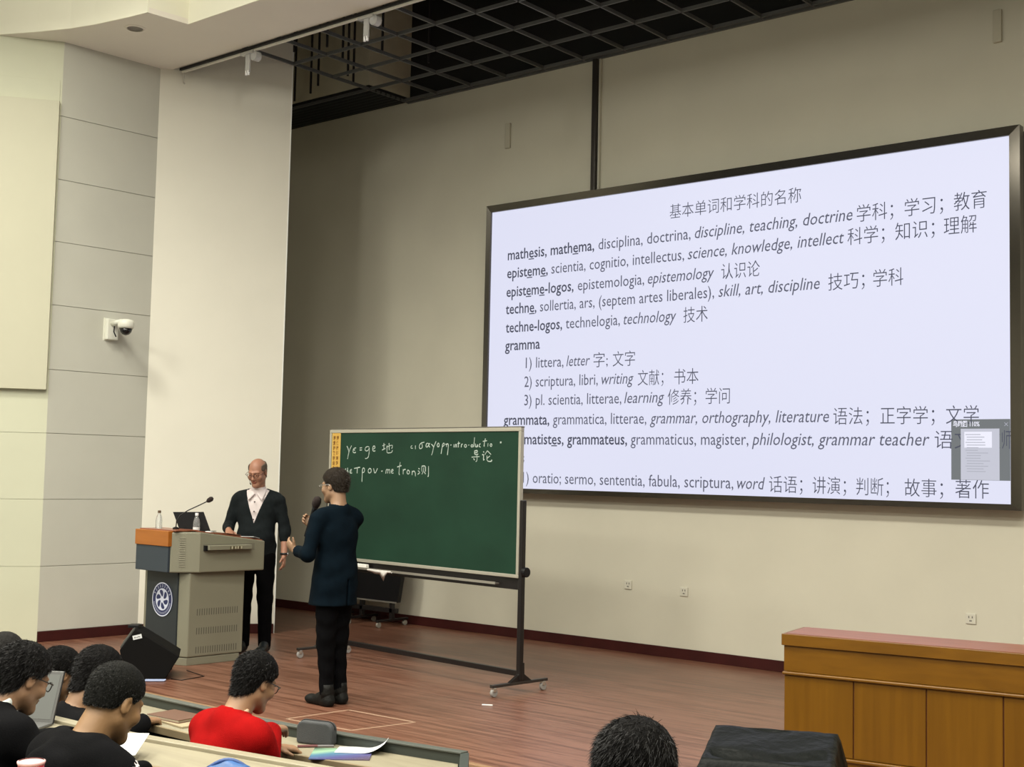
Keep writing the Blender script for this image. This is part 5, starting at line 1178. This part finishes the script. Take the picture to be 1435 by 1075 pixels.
# ---------------------------------------------------------------- seated audience
def seated(hx, hy, hz, zf, label, sc=1.0, pitch=.45, yaw=0.0, face=180.0, cloth='black', hair='short', hcol=(.003, .0026, .0024), skc=(.26, .145, .075), fy=.24, glass=False, handR=None, handL=None, sw=.185, seed=1, chair_label=None, desk=.76, dsh=0.0, nh=9000, hl=.014, zb=None, back=.30):
    th = math.radians(face); off = Rz(th) @ np.array([0, -fy, 0]); root = Vector((hx - off[0], hy - off[1], zf)); T = to_world(root, th)
    per = empty('person', root, label, 'person')
    H = hz - zf; hc = (0, -fy, H); R = Rz(yaw) @ Rx(pitch); shz = H - .205 + dsh; sy = -fy * .52
    nbp = (0, sy - .01, shz + .045)
    SL, SR = (sw - .02, sy, shz - .02), (-(sw - .02), sy, shz - .02)
    WL = handL or (.13, -.47, desk + .03); WR = handR or (-.13, -.47, desk + .03)
    def elbow(S_, W_, s_): m = (np.array(S_) + np.array(W_)) / 2; return (m[0] + .085 * s_, m[1] + .05, max(desk - .02, m[2] - .11))
    EL, ER = elbow(SL, WL, 1), elbow(SR, WR, -1)
    ys = sorted([-.62, -.30])
    X = fine_axis(-.34, .34, .014, [(-.19, .19, .005)]); Y = fine_axis(-.66, .20, .014, [(-fy - .14, -fy + .14, .005), (-.62, -.40, .005)]); Z = fine_axis(-.01, H + .16, .016, [(H - .19, H + .16, .005), (min(WL[2], WR[2]) - .04, max(WL[2], WR[2]) + .06, .005)])
    F = Field(X, Y, Z); p = head(F, hc, R, nbp, sc)
    def torso(F, g):
        ch = np.array((0, sy * .75, shz - .13)); F.el(ch, (.172 + g, .118 + g, .19 + g), Rx(.25), k=.06); F.rc((0, -.01, .52), ch, .115 + g, .125 + g, k=.08, flat=((0, 1, 0), 1.1)); F.el((0, 0, .52), (.18 + g, .13 + g, .11 + g), k=.05)
        F.rc((.125, sy, shz - .01), (-.125, sy, shz - .01), .058 + g, k=.06); F.rc((0, sy + .02, shz + .03), (.13, sy + .005, shz + .0), .040 + g, k=.06); F.rc((0, sy + .02, shz + .03), (-.13, sy + .005, shz + .0), .040 + g, k=.06)
    torso(F, -.014)
    for (s_, e_, w_) in ((SL, EL, WL), (SR, ER, WR)): F.rc(s_, e_, .044, .038, k=.03); F.rc(e_, w_, .036, .026, k=.02)
    for s_ in (1, -1): F.rc((.09 * s_, 0, .50), (.11 * s_, -.40, .50), .070, .052, k=.03); F.rc((.11 * s_, -.40, .50), (.11 * s_, -.36, .08), .050, .034, k=.02)
    hand(F, WL, (-.3, -.9, -.1), (0, 0, -1), (-1, 0, .1), curl=.35, sc=.92); hand(F, WR, (.3, -.9, -.1), (0, 0, -1), (1, 0, .1), curl=.5, sc=.92)
    F.obj('body', skin('skin_%d' % seed, skc), per, T, mids=True)
    cm = {'black': M('black_jacket', (.002, .002, .0025), .9, spec=.1, bump=.2, bscale=200), 'red': M('red_sweater', (.27, .004, .004), .95, spec=.06, noise=.15, nscale=12, bump=.3, bscale=350), 'hoodie': M('black_hoodie', (.003, .003, .0035), .95, spec=.08, noise=.3, nscale=10, bump=.3, bscale=260), 'dark': M('dark_coat', (.003, .003, .0035), .9, spec=.1)}[cloth]
    g = .016 if cloth != 'hoodie' else .026
    G = Field(np.arange(-.36, .36, .009, dtype=np.float32), np.arange(-.60, .20, .009, dtype=np.float32), np.arange(.38, shz + .16, .009, dtype=np.float32))
    torso(G, g)
    for (s_, e_, w_) in ((SL, EL, WL), (SR, ER, WR)):
        e, w = np.array(e_), np.array(w_); G.rc(s_, e_, .060 + g * .5, .054 + g * .4, k=.05); G.rc(e_, e + (w - e) * .93, .050 + g * .4, .040 + g * .3, k=.03)
    if cloth == 'hoodie':
        G.rc((0, sy + .085, shz + .045), (.095, sy + .02, shz + .065), .042, .032, k=.02); G.rc((0, sy + .085, shz + .045), (-.095, sy + .02, shz + .065), .042, .032, k=.02); G.el((0, sy + .125, shz - .02), (.12, .045, .085), k=.03); G.rc((.095, sy + .02, shz + .06), (.05, sy - .09, shz + .0), .028, .02, k=.02); G.rc((-.095, sy + .02, shz + .06), (-.05, sy - .09, shz + .0), .028, .02, k=.02)
    else:
        G.rc((0, sy + .015, shz + .035), (0, sy - .01, shz + .06), .068, .064, k=.03)
    G.wobble(wrinkle(.0045 if cloth != 'red' else .0035, 20, seed))
    G.rc(nbp, np.array(nbp) + np.array((0, -.03, .10)), .056, .062, k=.012, mode='sub')
    G.limit(lambda X, Y, Z: (.42 - Z) + 0 * X + 0 * Y)
    if cloth == 'hoodie':                                   # white bands woven round both sleeves
        for s_, e_, sg in ((SL, EL, 1), (SR, ER, -1)):
            a, ba = np.array(s_), np.array(e_) - np.array(s_)
            def tt(X, Y, Z): return ((X - a[0]) * ba[0] + (Y - a[1]) * ba[1] + (Z - a[2]) * ba[2]) / (ba @ ba)
            Xg, Yg, Zg = G.X[:, None, None], G.Y[None, :, None], G.Z[None, None, :]; t_ = tt(Xg, Yg, Zg)
            m_ = (((t_ > .04) & (t_ < .11)) | ((t_ > .19) & (t_ < .26)) | ((t_ > .34) & (t_ < .41))) & (Xg * sg > sw - .06 + 0 * Yg * Zg)
            G.mid[m_] = 1
        G.obj('hoodie', [cm, M('white_stripe', (.62, .58, .56), .8)], per, T, mids=True)
    else: G.obj({'red': 'sweater'}.get(cloth, 'jacket'), cm, per, T)
    K = Field(np.arange(-.24, .24, .012, dtype=np.float32), np.arange(-.52, .20, .012, dtype=np.float32), np.arange(.05, .66, .012, dtype=np.float32))
    K.el((0, .0, .50), (.18, .135, .09), k=.04)
    for s_ in (1, -1): K.rc((.09 * s_, 0, .50), (.11 * s_, -.40, .50), .086, .066, k=.03); K.rc((.11 * s_, -.40, .50), (.11 * s_, -.36, .09), .064, .052, k=.03)
    K.limit(lambda X, Y, Z: .07 - Z + 0 * X + 0 * Y)
    K.obj('trousers', M('dark_denim', (.015, .018, .03), .85), per, T)
    for s_ in (1, -1): shoe(T, .11 * s_, -.37, darkm, per)
    FH = head_hair(hc, R, sc, None, top=.013 if hair != 'buzz' else .006, grow=.007 if hair != 'buzz' else .003, zb=zb, ns=.0014 if hair != 'buzz' else .0007)
    hair_mesh('hair', FH, hairM('black_hair_%d' % seed, hcol), per, T, hc, R, n=nh, ln=hl if hair != 'buzz' else .006, seed=seed, sweep=(.1, .35, -.6))
    if glass: glasses(T, p, per, M('black_glasses', (.01, .01, .01), .3), r=.0021)
    eyes(T, p, per)
    if chair_label: chair(root.x, root.y + .03, zf, chair_label, back=back, rz=th + PI if False else 0)
    return per, T, p, dict(nb=nbp, shz=shz, sy=sy, SR=SR, ER=ER, WR=WR, SL=SL, EL=EL, WL=WL)
def ring_collar(T, q, mat, per, name='collar', r=.064, h=.010, z=.0, tilt=-.25, th=.006):
    c = np.array(q['nb']) + np.array((0, .004, z)); bm = B()
    tube(bm, [T @ Vector(c + Rx(tilt) @ np.array((r * math.cos(a), r * .95 * math.sin(a), 0))) for a in np.linspace(0, 2 * PI, 33)], th, 8, cap=False, flat=h / th)
    return part(name, bm, mat, per, smooth=True)

# red sweater
per, T, p, q = seated(-4.43, 3.60, .822, HF, 'student with glasses in a red sweater bent over the front row desk', pitch=.42, yaw=.06, dsh=.015, cloth='red', skc=(.29, .165, .09), glass=True, handR=(.055, -.385, .895), sw=.195, seed=1, chair_label='dark seat under the red sweater student', sc=.95, back=.28)
ring_collar(T, q, M('peach_collar', (.62, .40, .26), .8), per, z=.034, r=.0655, h=.011, tilt=-.22)
# black hoodie
per, T, p, q = seated(-3.835, 2.52, .945, -.13, 'student with cropped hair in a black hoodie holding up a printed sheet', pitch=.46, yaw=.12, dsh=.028, cloth='hoodie', hair='buzz', hcol=(.006, .006, .005), skc=(.25, .14, .062), sc=1.0, seed=2, chair_label='dark seat under the black hoodie student', sw=.205, zb=([-.13, -.095, -.06, -.022, .022, .038, .12], [.12, .078, .050, .010, .012, -.028, -.045]), desk=.755, nh=14000, back=.24)
paper_T = T
pm = tag(part('paper_sheet', box(B(), -.07, .07, 0, .23, 0, .0016, Matrix.Translation((-4.235, 2.80, .665)) @ Matrix.Rotation(.75, 4, 'Z') @ Matrix.Rotation(.15, 4, 'X')), white_m, None), 'white printed sheet held up by the student in the black hoodie', 'paper')
# black jacket with pale collar
per, T, p, q = seated(-4.57, 2.60, .930, -.13, 'student with glasses and a pale shirt collar under a black jacket, bottom left corner', pitch=.42, yaw=.05, dsh=.045, cloth='black', skc=(.28, .16, .09), glass=True, sc=.98, seed=3, chair_label='dark seat under the student with the pale collar', sw=.20, desk=.755, hl=.018, nh=13000, back=.24)
ring_collar(T, q, M('pale_shirt', (.62, .66, .64), .8), per, z=.036, r=.067, h=.016, tilt=-.22)
# three front row heads near the laptop
seated(-5.98, 3.60, .675, HF, 'black-haired student bending low in the front row, just left of the laptop lid', pitch=.55, cloth='dark', seed=4, chair_label='dark seat under the bending student beside the laptop', fy=.30, sw=.16)
seated(-5.60, 3.58, .705, HF, 'black-haired student in the front row between the laptop and the wedge speaker', pitch=.45, cloth='dark', seed=5, chair_label='dark seat before the wedge speaker', fy=.28, sc=1.12, sw=.16)
seated(-6.52, 3.60, .695, HF, 'short-haired student in the front row at the far left edge of the picture', pitch=.30, yaw=.3, cloth='dark', hair='buzz', hcol=(.016, .015, .014), seed=6, chair_label='dark seat at the far left of the front row', sc=1.05)
# hair of a student at the bottom right of centre
seated(-1.85, 2.72, .985, -.13, 'dark-haired student whose crown shows at the bottom edge left of the covered box', pitch=.25, yaw=.1, cloth='dark', seed=7, chair_label='dark seat at the bottom right of centre', sc=1.12, hl=.020, nh=12000)
# empty seats between
for x, l in ((-5.05, 'empty dark seat between the red sweater student and the laptop'),):
    chair(x, 3.40, HF, l, back=.34)
